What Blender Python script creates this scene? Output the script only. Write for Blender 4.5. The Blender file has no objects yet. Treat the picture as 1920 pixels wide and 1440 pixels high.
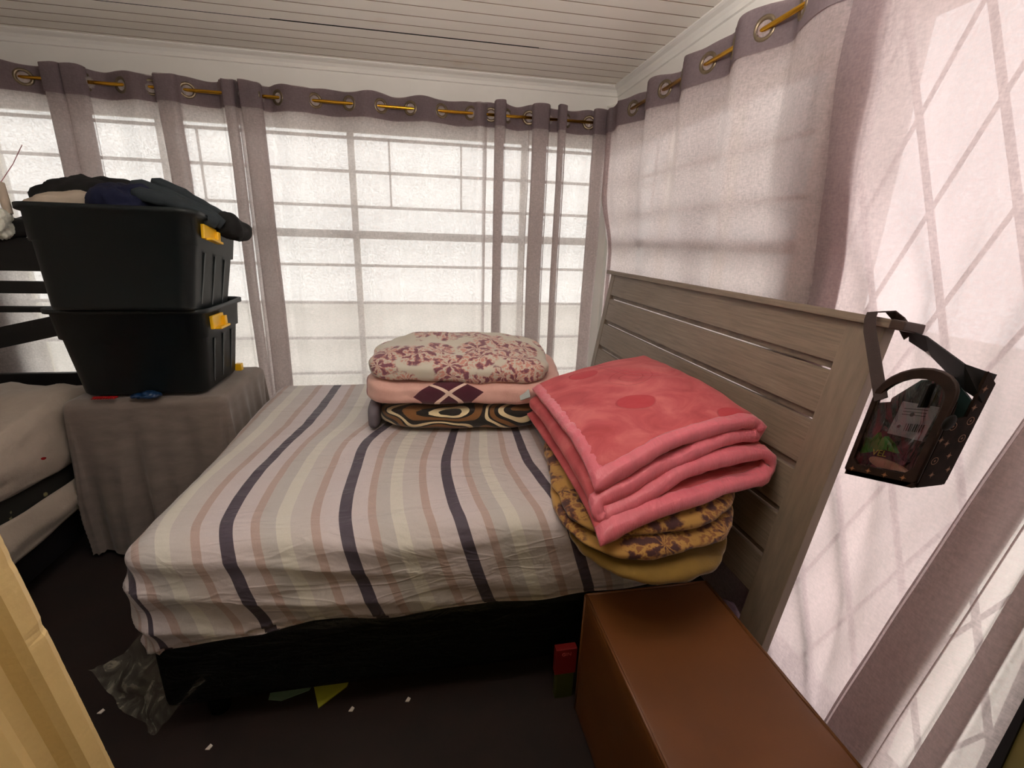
import bpy, bmesh, math, random
from mathutils import Vector, Matrix, noise
PI = math.pi
sc = bpy.context.scene
COL = sc.collection
random.seed(7)

# ---------------------------------------------------------------- camera, world, lights, exposure
def cam_axes(yaw, pitch, roll):
    f = Vector((math.sin(yaw)*math.cos(pitch), math.cos(yaw)*math.cos(pitch), -math.sin(pitch)))
    r = Vector((math.cos(yaw), -math.sin(yaw), 0)); u = r.cross(f)
    return r*math.cos(roll)+u*math.sin(roll), -r*math.sin(roll)+u*math.cos(roll), f
cd = bpy.data.cameras.new('camera'); cam = bpy.data.objects.new('camera', cd); COL.objects.link(cam)
r_, u_, f_ = cam_axes(0.1931, 0.2954, 0.0315)
m = Matrix((r_, u_, -f_)).transposed().to_4x4(); m.translation = Vector((-1.223, -3.1346, 1.4432))
cam.matrix_world = m
cd.sensor_width = 36; cd.lens = 36*884.77/1920; cd.clip_start = 0.02
sc.camera = cam
w = bpy.data.worlds.new('overcast_sky'); sc.world = w; w.use_nodes = True
bg = w.node_tree.nodes['Background']; bg.inputs[0].default_value = (1.0, 0.985, 0.965, 1); bg.inputs[1].default_value = 4.05
def lamp(name, kind, loc, energy, color, size=.1, tgt=None):
    l = bpy.data.lights.new(name, kind); l.energy = energy; l.color = color
    o = bpy.data.objects.new(name, l); o.location = loc; COL.objects.link(o)
    if kind == 'AREA': l.size = size
    if kind == 'POINT': l.shadow_soft_size = size
    return o
lamp('hall_bulb', 'POINT', (-1.25, -3.75, 1.9), 8, (1.0, .72, .42), .06)
lamp('room_fill_light', 'POINT', (-1.5, -2.4, 2.1), 5, (1.0, .95, .9), .12)  # added fill light without a fitting, brightens the room
lamp('bowl_fill_light', 'POINT', (-1.1, -2.42, 1.975), 54, (1.0, .96, .92), .05)  # added fill light inside the unseen bowl, aimed at the ceiling
sc.view_settings.view_transform = 'Standard'; sc.view_settings.look = 'None'
sc.view_settings.gamma = 1; sc.view_settings.use_curve_mapping = False
sc.view_settings.exposure = 0.0
sc.cycles.max_bounces = 16; sc.cycles.diffuse_bounces = 8; sc.cycles.transmission_bounces = 10
sc.cycles.transparent_max_bounces = 16; sc.cycles.use_denoising = True
sc.cycles.sample_clamp_indirect = 8

# ---------------------------------------------------------------- helpers
def lin(c):
    return tuple(((v/255)/12.92 if v/255 <= .04045 else ((v/255+.055)/1.055)**2.4) for v in c)+(1,)
def new_mat(name):
    mt = bpy.data.materials.new(name); mt.use_nodes = True; nt = mt.node_tree
    return mt, nt, nt.nodes['Principled BSDF']
def N(nt, kind, **kw):
    n = nt.nodes.new(kind)
    for k, v in kw.items():
        if k.startswith('i_'):
            key = k[2:]; key = int(key) if key.isdigit() else key
            n.inputs[key].default_value = v
        else: setattr(n, k, v)
    return n
def L(nt, a, b): nt.links.new(a, b)
def coords(nt, scale=(1,1,1), kind='Object', loc=(0,0,0), rot=(0,0,0)):
    tc = N(nt, 'ShaderNodeTexCoord'); mp = N(nt, 'ShaderNodeMapping')
    mp.inputs['Scale'].default_value = scale; mp.inputs['Location'].default_value = loc; mp.inputs['Rotation'].default_value = rot
    L(nt, tc.outputs[kind], mp.inputs[0]); return mp.outputs[0]
def ramp(nt, fac, stops, interp='LINEAR'):
    r = N(nt, 'ShaderNodeValToRGB'); r.color_ramp.interpolation = interp
    e = r.color_ramp.elements
    while len(e) < len(stops): e.new(.5)
    for i, (p, c) in enumerate(stops):
        e[i].position = p; e[i].color = c if len(c) == 4 else tuple(c)+(1,)
    if fac is not None: L(nt, fac, r.inputs[0])
    return r.outputs[0]
def noise_tex(nt, vec, scale, detail=4, rough=.5, dist=0):
    n = N(nt, 'ShaderNodeTexNoise'); n.inputs['Scale'].default_value = scale; n.inputs['Detail'].default_value = detail
    n.inputs['Roughness'].default_value = rough; n.inputs['Distortion'].default_value = dist
    if vec is not None: L(nt, vec, n.inputs['Vector'])
    return n.outputs[0]
def math_(nt, op, a, b=None, c=None):
    n = N(nt, 'ShaderNodeMath', operation=op)
    for i, v in enumerate((a, b, c)):
        if v is None: continue
        if isinstance(v, (int, float)): n.inputs[i].default_value = v
        else: L(nt, v, n.inputs[i])
    return n.outputs[0]
def mixc(nt, fac, a, b, mode='MIX'):
    n = N(nt, 'ShaderNodeMix', data_type='RGBA', blend_type=mode)
    for i, v in ((0, fac), (6, a), (7, b)):
        if isinstance(v, (int, float, tuple)): n.inputs[i].default_value = v
        else: L(nt, v, n.inputs[i])
    return n.outputs[2]
def bump(nt, bsdf, h, strength=.3, dist=.01):
    b = N(nt, 'ShaderNodeBump'); b.inputs['Strength'].default_value = strength; b.inputs['Distance'].default_value = dist
    L(nt, h, b.inputs['Height']); L(nt, b.outputs[0], bsdf.inputs['Normal']); return b
MATS = {}
def mat(name, rgb, rough=.6, metal=0, var=.12, nscale=6, bmp=.1, bscale=60, bdist=.003, spec=.5, sheen=0, stretch=(1,1,1)):
    if name in MATS: return MATS[name]
    mt, nt, b = new_mat(name)
    v = coords(nt, stretch); c = lin(rgb)
    n = noise_tex(nt, v, nscale, 5, .6)
    lo = tuple(x*(1-var) for x in c[:3])+(1,); hi = tuple(min(1, x*(1+var)) for x in c[:3])+(1,)
    L(nt, ramp(nt, n, [(.3, lo), (.7, hi)]), b.inputs['Base Color'])
    b.inputs['Roughness'].default_value = rough; b.inputs['Metallic'].default_value = metal
    b.inputs['Specular IOR Level'].default_value = spec
    if sheen: b.inputs['Sheen Weight'].default_value = sheen; b.inputs['Sheen Roughness'].default_value = .4
    if bmp: bump(nt, b, noise_tex(nt, v, bscale, 4, .6), bmp, bdist)
    MATS[name] = mt; return mt

def link(name, me, m_, parent=None, smooth=False):
    o = bpy.data.objects.new(name, me); COL.objects.link(o)
    if m_ is not None: me.materials.append(m_)
    if smooth:
        for p in me.polygons: p.use_smooth = True
    if parent is not None: o.parent = parent; 
    if parent is not None: o.matrix_parent_inverse = Matrix.Translation(-parent.location) if parent.type == 'EMPTY' else Matrix()
    return o
def ob(name, bm, m_, parent=None, smooth=False):
    me = bpy.data.meshes.new(name); bm.normal_update(); bm.to_mesh(me); bm.free()
    return link(name, me, m_, parent, smooth)
def pyd(name, vs, fs, m_, parent=None, smooth=True):
    me = bpy.data.meshes.new(name); me.from_pydata([tuple(v) for v in vs], [], fs); me.update()
    return link(name, me, m_, parent, smooth)
def tag(o, label=None, cat=None, group=None, kind=None):
    if label: o['label'] = label
    if cat: o['category'] = cat
    if group: o['group'] = group
    if kind: o['kind'] = kind
    return o
def thing(name, loc, label, cat, group=None):
    o = bpy.data.objects.new(name, None); o.location = loc; o.empty_display_size = .05; COL.objects.link(o)
    return tag(o, label, cat, group)
def struct_root(name, loc=(0,0,0)):
    o = bpy.data.objects.new(name, None); o.location = loc; COL.objects.link(o); o['kind'] = 'structure'; return o
def box(bm, x0, x1, y0, y1, z0, z1, bev=0, mtx=None):
    vs = [bm.verts.new(v) for v in [(x0,y0,z0),(x1,y0,z0),(x1,y1,z0),(x0,y1,z0),(x0,y0,z1),(x1,y0,z1),(x1,y1,z1),(x0,y1,z1)]]
    fs = [bm.faces.new([vs[i] for i in f]) for f in [(3,2,1,0),(4,5,6,7),(0,1,5,4),(1,2,6,5),(2,3,7,6),(3,0,4,7)]]
    if bev:
        ed = list({e for f in fs for e in f.edges})
        r = bmesh.ops.bevel(bm, geom=ed, offset=bev, segments=2, affect='EDGES', profile=.6)
        vs = list({v for f in r['faces'] for v in f.verts} | {v for v in vs if v.is_valid})
    if mtx is not None:
        bmesh.ops.transform(bm, matrix=mtx, verts=[v for v in vs if v.is_valid])
    return vs
def bx(name, x0, x1, y0, y1, z0, z1, m_, parent=None, bev=0, mtx=None):
    bm = bmesh.new(); box(bm, x0, x1, y0, y1, z0, z1, bev)
    if mtx is not None: bmesh.ops.transform(bm, matrix=mtx, verts=bm.verts)
    return ob(name, bm, m_, parent)
def obox(bm, a, b, wd, th, up=Vector((0,0,1))):
    """flat bar from a to b, width wd across (perp), thickness th along up"""
    a = Vector(a); b = Vector(b); d = (b-a).normalized(); s = d.cross(up).normalized(); t = s.cross(d)
    c = []
    for p in (a, b):
        for i, j in ((-1,-1),(1,-1),(1,1),(-1,1)): c.append(bm.verts.new(p+s*wd/2*i+t*th/2*j))
    for f in [(0,1,2,3),(7,6,5,4),(0,4,5,1),(1,5,6,2),(2,6,7,3),(3,7,4,0)]: bm.faces.new([c[i] for i in f])
def tube(name, pts, r, m_, parent=None, seg=12, caps=True, flat=1.0):
    pts = [Vector(p) for p in pts]; vs = []; fs = []
    n = len(pts); prev = None
    for i, p in enumerate(pts):
        d = (pts[min(i+1, n-1)]-pts[max(i-1, 0)]).normalized()
        a = prev if prev is not None else (Vector((0,0,1)) if abs(d.z) < .9 else Vector((1,0,0)))
        s = (a-d*a.dot(d)).normalized(); prev = s; t = d.cross(s)
        rr = r[i] if isinstance(r, (list, tuple)) else r
        for k in range(seg):
            an = 2*PI*k/seg; vs.append(p+s*math.cos(an)*rr*flat+t*math.sin(an)*rr)
    for i in range(n-1):
        for k in range(seg):
            k2 = (k+1) % seg; fs.append((i*seg+k, i*seg+k2, (i+1)*seg+k2, (i+1)*seg+k))
    if caps: fs.append(tuple(range(seg))[::-1]); fs.append(tuple(range((n-1)*seg, n*seg)))
    return pyd(name, vs, fs, m_, parent)
def nz(x, y, z, s=1.0): return noise.noise(Vector((x*s, y*s, z*s)))

# ---------------------------------------------------------------- setting materials
M_wall = mat('white_wall_paint', (226, 223, 218), .6, var=.04, nscale=3, bmp=.05)
M_ceil = mat('ceiling_board_paint', (222, 214, 198), .45, var=.05, nscale=4, bmp=.05, stretch=(.4,3,1))
def stained_ceiling():
    mt, nt, b = new_mat('stained_ceiling_paint'); v = coords(nt)
    base = ramp(nt, noise_tex(nt, coords(nt, (.5,2,1)), 3, 2), [(.3, lin((236,231,221))), (.7, lin((242,238,230)))])
    st = ramp(nt, noise_tex(nt, v, 2.1, 3, .55), [(.62, (0,0,0,1)), (.74, (1,1,1,1))])
    L(nt, mixc(nt, math_(nt, 'MULTIPLY', st, .45), base, lin((214,180,135))), b.inputs['Base Color'])
    b.inputs['Roughness'].default_value = .45; return mt
M_ceil = stained_ceiling()
M_dark = mat('joint_shadow_timber', (24, 18, 18), .9)
M_floor = mat('dark_red_brown_floor', (27, 11, 6), .85, var=.35, nscale=7, bmp=.1, bscale=20)
M_frame = mat('cream_window_steel', (214, 204, 176), .45, var=.05)
M_bar = mat('burglar_bar_steel', (88, 66, 62), .5, var=.1)
M_gate = mat('security_gate_steel', (50, 42, 52), .5, var=.1)
M_sillcol = mat('plaster_sill', (205, 200, 192), .7)
M_hall = mat('olive_hall_paint', (150, 140, 82), .7, var=.06)
M_jamb = mat('cream_jamb_enamel', (246, 216, 152), .35, var=.07, nscale=9, bmp=.2, bscale=35, bdist=.004)
M_brass = mat('brass_rod_metal', (214, 160, 50), .22, metal=1, var=.08, bmp=0)
M_black = mat('flat_black_strip', (12, 11, 11), .7)
M_ground = mat('pale_outdoor_paving', (190, 186, 176), .9, var=.08, nscale=2)
def glass():
    mt, nt, b = new_mat('window_glass'); nt.nodes.remove(b)
    out = nt.nodes['Material Output']
    t = N(nt, 'ShaderNodeBsdfTransparent'); t.inputs[0].default_value = (.96,.97,.96,1)
    g = N(nt, 'ShaderNodeBsdfGlossy'); g.inputs['Roughness'].default_value = .02
    fr = N(nt, 'ShaderNodeFresnel'); fr.inputs[0].default_value = 1.45
    ns = noise_tex(nt, coords(nt), 3); f2 = math_(nt, 'MULTIPLY', fr.outputs[0], math_(nt, 'ADD', math_(nt, 'MULTIPLY', ns, .1), .9))
    mx = N(nt, 'ShaderNodeMixShader'); L(nt, f2, mx.inputs[0]); L(nt, t.outputs[0], mx.inputs[1]); L(nt, g.outputs[0], mx.inputs[2])
    L(nt, mx.outputs[0], out.inputs[0]); return mt
M_glass = glass()

# ---------------------------------------------------------------- room shell
XL, ZC = -3.78, 2.36
def st(o): o['kind'] = 'structure'; return o
st(bx('floor', XL-.1, .12, -5.6, .12, -.08, 0, M_floor))
M_edge = mat('groove_shade_edge', (150, 130, 112), .9, bmp=0)  # darker colour on board sides paints the shade of the joint grooves
def board(x0, x1, y0, y1, em=None):
    o = bx('ceiling_board', x0, x1, y0, y1, ZC, ZC+.011, M_ceil, ceil); o.data.materials.append(em or M_edge)
    for p in o.data.polygons:
        if abs(p.normal.z) < .5: p.material_index = 1
# ceiling: backing slab, boards one by one
ceil = st(bx('ceiling', XL-.1, .2, -2.64, .2, ZC+.012, ZC+.06, M_dark))
for k in range(27):
    y1 = 0.03-k*.1; y0 = y1-.1
    if y0 < -2.66: break
    g = .0034
    if k == 5:
        for xa, xb, gg in ((XL, -1.86, g), (-1.86, -.62, .010), (-.62, 0, g)):
            board(xa, xb, y0+g, y1-gg)
    else:
        board(XL, 0, y0+g, y1-g, M_dark if k == 4 else None)
# walls as boxes round the openings
def wall(name, boxes, m_=M_wall):
    bm = bmesh.new()
    for b in boxes: box(bm, *b)
    return st(ob(name, bm, m_))
wall('wall_back', [(XL, 0, 0, .16, 0, .34), (XL, 0, 0, .16, 2.055, ZC+.06), (-.055, 0, 0.02, .16, .34, 2.055), (XL, -3.45, 0, .16, .34, 2.055)])
wall('wall_right', [(0, .16, -1.70, 0, 0, .34), (0, .16, -1.86, .16, 2.055, ZC+.06), (0, .16, -2.63, -1.86, 2.055, ZC+.06),
                    (0, .16, -1.86, -1.70, 0, 2.055), (0.02, .16, -.04, 0.16, .34, 2.055), (0.0, .16, -2.66, -2.63, 0, ZC+.06)])
wall('wall_left', [(XL-.12, XL, -2.8, .16, 0, ZC+.06)])
wall('wall_front', [(XL, -1.70, -2.80, -2.64, 0, ZC+.06), (-1.70, 0, -2.80, -2.64, 2.12, ZC+.06)])
wall('wall_hall', [(-.05, .12, -5.6, -2.628, 0, 2.6), (-3.0, -2.9, -5.6, -2.8, 0, 2.6), (-3.0, .12, -5.72, -5.6, 0, 2.6), (-3.0, .12, -5.6, -2.8, 2.5, 2.6)], M_hall)
# door frame of the doorway the picture is taken from
d1 = struct_root('door_1', (-1.62, -2.72, 0))
bm = bmesh.new()
prof = [(-1.62,-2.640),(-1.617,-2.648),(-1.617,-2.668),(-1.622,-2.676),(-1.630,-2.684),(-1.632,-2.70),(-1.628,-2.712),(-1.628,-2.80),(-1.72,-2.80),(-1.72,-2.64)]
NZ = 420; rows = []
for i in range(NZ+1):
    z = 2.12*i/NZ; row = []
    for k, (x, y) in enumerate(prof):
        e = .0004*nz(0, k*.7, z, 90) + .0012*max(0, nz(3.3, 0, z, 34)-.35)*(k < 2)*2
        y = y-.006-.122*(z-.977)
        row.append(bm.verts.new((x-abs(e) if k < 8 else x, y-(abs(e) if k < 2 else 0), z)))
    rows.append(row)
for i in range(NZ):
    for k in range(len(prof)):
        k2 = (k+1) % len(prof); bm.faces.new([rows[i][k], rows[i+1][k], rows[i+1][k2], rows[i][k2]])
bm.faces.new(rows[0]); bm.faces.new(rows[-1][::-1])
bmesh.ops.recalc_face_normals(bm, faces=bm.faces)
jamb = ob('jamb', bm, M_jamb, d1)
bx('dark_strip', -.056, -.002, -2.628, -2.595, 0, 2.1, M_black, d1)  # black strip between the curtain edge and the hall wall
# cornices
def cornice(name, a, b, nrm):
    a = Vector(a); b = Vector(b); n = Vector(nrm)
    pr = [(0,0),(.045,0),(.045,-.006),(.038,-.012),(.022,-.02),(.012,-.034),(.009,-.052),(0,-.055)]
    vs = []; fs = []
    for p in (a, b):
        for d, z in pr: vs.append(p+n*d+Vector((0,0,z)))
    k = len(pr)
    for i in range(k): fs.append((i, (i+1) % k, k+(i+1) % k, k+i))
    fs += [tuple(range(k)), tuple(range(k, 2*k))[::-1]]
    return st(pyd(name, vs, fs, M_wall, None, False))
cornice('trim_1', (XL, 0, ZC), (0, 0, ZC), (0,-1,0))
cornice('trim_2', (0, 0, ZC), (0, -2.64, ZC), (-1,0,0))
g = st(bx('ground_outside', -9, 9, -9, 9, -.3, -.1, M_ground))
# cut-free: the yard lies below the floor slab

# windows: frames, panes, burglar bars
ROWS = [1.983, 1.803, 1.609, 1.265, 1.035, .808, .575]
w1 = struct_root('window_1', (-1.7, .09, .34))
def bar(parent, name, m_, *b): return bx(name, *b, m_, parent)
XM = [-3.45, -2.62, -1.615, -.56, -.055]
for i, x in enumerate(XM): bar(w1, 'window_frame', M_frame, x-.018, x+.018, .07, .11, .34, 2.055)
for z in (.355, 2.04): bar(w1, 'window_frame', M_frame, -3.45, -.055, .07, .11, z-.015, z+.015)
bar(w1, 'transom', M_bar, -3.45, -.055, .035, .085, 1.425, 1.472)
for i in range(4):
    for za, zb in ((.37, 1.43), (1.47, 2.03)):
        bx('pane', XM[i]+.018, XM[i+1]-.018, .088, .092, za, zb, M_glass, w1)
for z in ROWS: bar(w1, 'burglar_bar', M_bar, -3.45, -.06, 0.008, .022, z-.008, z+.008)
for x in (-3.05, -2.41, -1.39, -.967): bar(w1, 'burglar_bar', M_bar, x-.0055, x+.0055, .002, .012, ROWS[2]-.006, ROWS[0]+.006)
bx('window_sill', XL, -.0, -.06, .0, .325, .345, M_sillcol, w1)
w2 = struct_root('window_2', (.09, -.8, .34))
YM = [-1.70, -1.15, -.60, -.04]
for y in YM: bar(w2, 'window_frame', M_frame, .07, .11, y-.018, y+.018, .34, 2.055)
for z in (.355, 2.04): bar(w2, 'window_frame', M_frame, .07, .11, -1.70, -.04, z-.015, z+.015)
bar(w2, 'transom', M_bar, .035, .085, -1.70, -.04, 1.425, 1.472)
for i in range(3):
    for za, zb in ((.37, 1.43), (1.47, 2.03)):
        bx('pane', .088, .092, YM[i]+.018, YM[i+1]-.018, za, zb, M_glass, w2)
for z in ROWS: bar(w2, 'burglar_bar', M_bar, .008, .022, -1.70, -.04, z-.008, z+.008)
for y in (-.30, -.606): bar(w2, 'burglar_bar', M_bar, .002, .012, y-.0055, y+.0055, ROWS[2]-.006, ROWS[0]+.006)
# doorway on the right with an expanding trellis gate
gate = thing('security_gate', (.02, -2.17, 0), 'dark folding trellis security gate seen as slanting lines through the right-hand curtain', 'gate')
for sgn, xx in ((1, -.012), (-1, .006)):
    for k in range(-7, 8):
        yb = -1.94-.18*k; pts = []
        # y = yb - s*.4*(2.01-z), clip to y in [-2.58,-1.76], z in [.05,2.02]
        lo, hi = .05, 2.02
        s = .4*sgn
        def yz(z): return yb-s*(2.01-z)
        cand = []
        z = lo
        zs = [lo+(hi-lo)*i/400 for i in range(401)]
        ins = [z for z in zs if -2.61 <= yz(z) <= -1.87]
        if len(ins) < 12: continue
        bm = bmesh.new(); obox(bm, (xx, yz(ins[0]), ins[0]), (xx, yz(ins[-1]), ins[-1]), .015 if sgn > 0 else .009, .006, Vector((1,0,0)))
        ob('lattice_bar', bm, M_gate, gate)
for y in (-1.875, -2.615): bx('gate_post', -.014, .014, y-.012, y+.012, .02, 2.05, M_gate, gate)

# ---------------------------------------------------------------- curtains
def curtain_mat(name, refl, trans, clear=.10, tint=None):
    mt, nt, b = new_mat(name); nt.nodes.remove(b); out = nt.nodes['Material Output']
    v = coords(nt, (1,1,.35)); n1 = noise_tex(nt, v, 170, 3, .7)
    n2 = noise_tex(nt, coords(nt, (1,1,1)), 1.1, 3, .6)
    wv = noise_tex(nt, coords(nt, (.35,.35,1)), 190, 2, .6)
    w_ = math_(nt, 'MULTIPLY', math_(nt, 'ADD', n1, wv), .5)
    fac = ramp(nt, w_, [(.36, (.80,.80,.80,1)), (.64, (1,1,1,1))])
    tr = mixc(nt, n2, lin(trans), lin(tint or trans))
    d = N(nt, 'ShaderNodeBsdfDiffuse'); t = N(nt, 'ShaderNodeBsdfTranslucent'); c = N(nt, 'ShaderNodeBsdfTransparent')
    L(nt, mixc(nt, 1.0, lin(refl), fac, 'MULTIPLY'), d.inputs[0]); L(nt, mixc(nt, 1.0, tr, fac, 'MULTIPLY'), t.inputs[0])
    m1 = N(nt, 'ShaderNodeMixShader'); m1.inputs[0].default_value = .5
    L(nt, d.outputs[0], m1.inputs[1]); L(nt, t.outputs[0], m1.inputs[2])
    m2 = N(nt, 'ShaderNodeMixShader')
    L(nt, ramp(nt, w_, [(.35, (clear*1.6,)*3+(1,)), (.62, (clear*.5,)*3+(1,))]), m2.inputs[0])
    L(nt, m1.outputs[0], m2.inputs[1]); L(nt, c.outputs[0], m2.inputs[2]); L(nt, m2.outputs[0], out.inputs[0])
    return mt
M_curt = curtain_mat('mauve_grey_voile', (188, 176, 178), (246, 240, 235), .12, (240, 227, 224))
M_curtR = curtain_mat('pinkish_voile', (188, 174, 177), (240, 226, 224), .13, (230, 208, 205))
M_curtD = curtain_mat('dusky_pink_voile', (176, 160, 164), (218, 200, 201), .055, (204, 178, 178))
M_head = curtain_mat('double_header_cloth', (152, 138, 142), (190, 170, 174), .0)
M_ring = mat('aged_brass_ring', (120, 104, 84), .35, metal=.6, var=.2, nscale=30, bmp=0)

def catmull(P, per=8):
    out = []
    n = len(P)
    for i in range(n-1):
        p0, p1, p2, p3 = P[max(i-1,0)], P[i], P[i+1], P[min(i+2,n-1)]
        for k in range(per):
            t = k/per; t2 = t*t; t3 = t2*t
            out.append(tuple(.5*((2*b)+(-a+c)*t+(2*a-5*b+4*c-d)*t2+(-a+3*b-3*c+d)*t3) for a, b, c, d in zip(p0, p1, p2, p3)))
    out.append(tuple(P[-1])); return out

def plan(items, f, A):
    """items: ('e',u,d) edge point, ('f',u)/('b',u) front/back belly, ('r',u) ring crossing, ('p',u,w,D) pleat; u may be (top,bottom). f=0 top..1 bottom"""
    P = []
    def U(u): return u[0]*(1-f)+u[1]*f if isinstance(u, tuple) else u
    for it in items:
        k = it[0]; u = U(it[1])
        if k == 'e': P.append((u, it[2] if len(it) > 2 else 0))
        elif k == 'r': P.append((u, 0*(1-f)))
        elif k == 'f': P.append((u, A))
        elif k == 'b': P.append((u, -A))
        elif k == 'p':
            w_ = U(it[2]); D = it[3]*(1-.25*f)
            P += [(u-w_*.55, 0), (u+w_*.34, D*.12), (u+w_*.40, D*.36), (u-w_*.38, D*.42), (u-w_*.44, D*.72), (u-w_*.30, D*.95), (u+w_*.38, D*.90), (u+w_*.58, D*.30)]
    return P
def make_curtain(name, items, wallside, label, m_, ztop=2.195, zhead=2.068, zbot=.03, A=.032, group=None, d0=0.0, wrink=0.0, rings=True, seed=0):
    """wallside 'back': u=x, cloth at y=-.09-d ; 'right': u=-y, cloth at x=-.09-d"""
    def W(u, d, z):
        return Vector((u, -.09-d-d0, z)) if wallside == 'back' else Vector((-.09-d-d0, -u, z))
    us = [ (it[1][0] if isinstance(it[1], tuple) else it[1]) for it in items]
    root = thing(name, W(sum(us)/len(us), 0, zbot), label, 'curtain', group)
    # cloth below the header
    NR = 46; vs = []; fs = []; cols = None
    for i in range(NR+1):
        f = i/NR; z = ztop-.004+(zbot-ztop+.004)*f
        a = A*(1-.35*min(1, f*3))
        P = catmull(plan(items, f, a), 7); cols = len(P)
        for k, (u, d) in enumerate(P):
            fade = min(1, f*4)
            du = .010*fade*nz(u*1.5+seed, 0, z*.8, 1.6)
            dd = .012*fade*nz(u+seed, 7, z*.5, 4.0)+.006*fade*nz(u*3, 3+seed, z*.3, 6)
            if wrink:
                q = (u*1.0+(2.2-z)*.42)*9
                dd += wrink*fade*(abs(nz(q, seed, z*.9, 1.0))*1.6 + .5*nz(u*4-z*1.7, seed+4, z*2, 1.2))
            if wallside == 'right' and not d0:
                k_ = max(0, min(1, (1.75-z)/.38)); k_ = k_*k_*(3-2*k_); q_ = max(0, min(1, (2.32-u)/.12)); k_ *= q_
                d = d*(1-.62*k_)-.058*k_; dd = dd*(1-.6*k_); d = max(d, -.078-dd) if k_ > .5 else d
            vs.append(W(u+du, min(d+dd, .05) if wallside == 'right' and not d0 and z < 1.4 else d+dd, z))
    for i in range(NR):
        for k in range(cols-1): fs.append((i*cols+k, i*cols+k+1, (i+1)*cols+k+1, (i+1)*cols+k))
    pyd('cloth', vs, fs, m_, root)
    # header band with ring holes, two layers
    ringu = [it[1] if not isinstance(it[1], tuple) else it[1][0] for it in items if it[0] == 'r'] if rings else []
    P = catmull(plan(items, 0, A), 16)
    # resample by length
    Ls = [0]
    for a, b in zip(P, P[1:]): Ls.append(Ls[-1]+math.hypot(b[0]-a[0], b[1]-a[1]))
    step = .005; n = max(4, int(Ls[-1]/step)); Q = []; j = 0
    for i in range(n+1):
        s = Ls[-1]*i/n
        while j < len(Ls)-2 and Ls[j+1] < s: j += 1
        t = (s-Ls[j])/max(1e-9, Ls[j+1]-Ls[j]); Q.append((P[j][0]*(1-t)+P[j+1][0]*t, P[j][1]*(1-t)+P[j+1][1]*t))
    rs = []
    for ru in ringu:
        bi = min(range(len(Q)), key=lambda i: (abs(Q[i][0]-ru)+abs(Q[i][1])*2)); rs.append(bi)
    nr = int((ztop-zhead)/.005); ZR = 2.135
    for side in ((.0035, 1), (-.0035, -1)):
        vs = []; fs = []
        for i in range(nr+1):
            for k, (u, d) in enumerate(Q):
                a = Q[max(k-1,0)]; b = Q[min(k+1,len(Q)-1)]
                tx, ty = b[0]-a[0], b[1]-a[1]; l_ = math.hypot(tx, ty) or 1
                top = ztop+.010*nz(u*2+seed, 0, 1.5, 2.2)+.006*math.cos(k*.12)
                z = top+(zhead+.006*nz(u+seed, 2, 0, 5)-top)*i/nr
                vs.append(W(u-ty/l_*side[0], d+tx/l_*side[0], z))
        c_ = len(Q)
        def hole(i, k):
            z = ztop+(zhead-ztop)*(i+.5)/nr
            return any(math.hypot((k+.5-r)*step*Ls[-1]/(n*step), z-ZR) < .026 for r in rs)
        for i in range(nr):
            for k in range(c_-1):
                if hole(i, k): continue
                fs.append((i*c_+k, i*c_+k+1, (i+1)*c_+k+1, (i+1)*c_+k))
        if side[1] == 1: hd = (vs, fs)
        else:
            o_ = len(hd[0]); pyd('header_band', hd[0]+vs, hd[1]+[tuple(x+o_ for x in q) for q in fs], M_head, root)
    for r in rs:
        a = Q[max(r-3,0)]; b = Q[min(r+3,len(Q)-1)]
        c0 = W(Q[r][0], Q[r][1], ZR); tv = (W(b[0], b[1], ZR)-W(a[0], a[1], ZR)).normalized(); nv = tv.cross(Vector((0,0,1))).normalized()
        vs = []; fs = []; S = 28; T = 8
        for i in range(S):
            an = 2*PI*i/S
            for k in range(T):
                bn = 2*PI*k/T; rr = .0325+.0085*math.cos(bn); h = .0065*math.sin(bn)
                vs.append(c0+tv*math.cos(an)*rr+Vector((0,0,1))*math.sin(an)*rr+nv*h)
        for i in range(S):
            for k in range(T):
                fs.append((i*T+k, ((i+1)%S)*T+k, ((i+1)%S)*T+(k+1)%T, i*T+(k+1)%T))
        pyd('grommet', vs, fs, M_ring, root)
    return root

make_curtain('curtain', [('e',-3.72,0),('f',-3.62),('r',-3.55),('b',-3.46),('r',-3.36),('f',-3.28),('f',-3.2),('r',-3.111),('b',-3.05),('p',-2.972,.075,.06),('e',-2.945,-.01)], 'back',
    'leftmost mauve-grey voile curtain panel on the long wall, ending above the dark bin', M_curt, seed=1)
make_curtain('curtain', [('e',-2.925,0),('p',-2.885,.09,.05),('r',-2.834),('b',-2.77),('r',-2.689),('f',-2.62),('r',-2.553),('p',-2.475,.10,.06),('r',-2.387),('b',-2.30),('b',-2.25),('e',-2.23,.0),('p',-2.185,.055,.05),('e',-2.13,-.01)], 'back',
    'mauve-grey voile curtain panel hanging just behind the stacked dark storage bins', M_curt, seed=2)
make_curtain('curtain', [('e',-2.15,.03),('p',-2.085,.10,.05),('r',-2.04),('b',-2.0),('r',-1.953),('f',-1.90),('f',-1.82),('r',-1.765),('b',-1.68),('r',-1.586),('f',-1.50),('r',-1.422),('b',-1.34),('r',-1.257),('f',-1.17),('r',-1.088),('b',-1.0),('r',-.918),('f',-.87),('e',-.825,.0)], 'back',
    'wide voile curtain panel on the long wall, between the bins and the narrow pleats', M_curt, seed=3)
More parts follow.
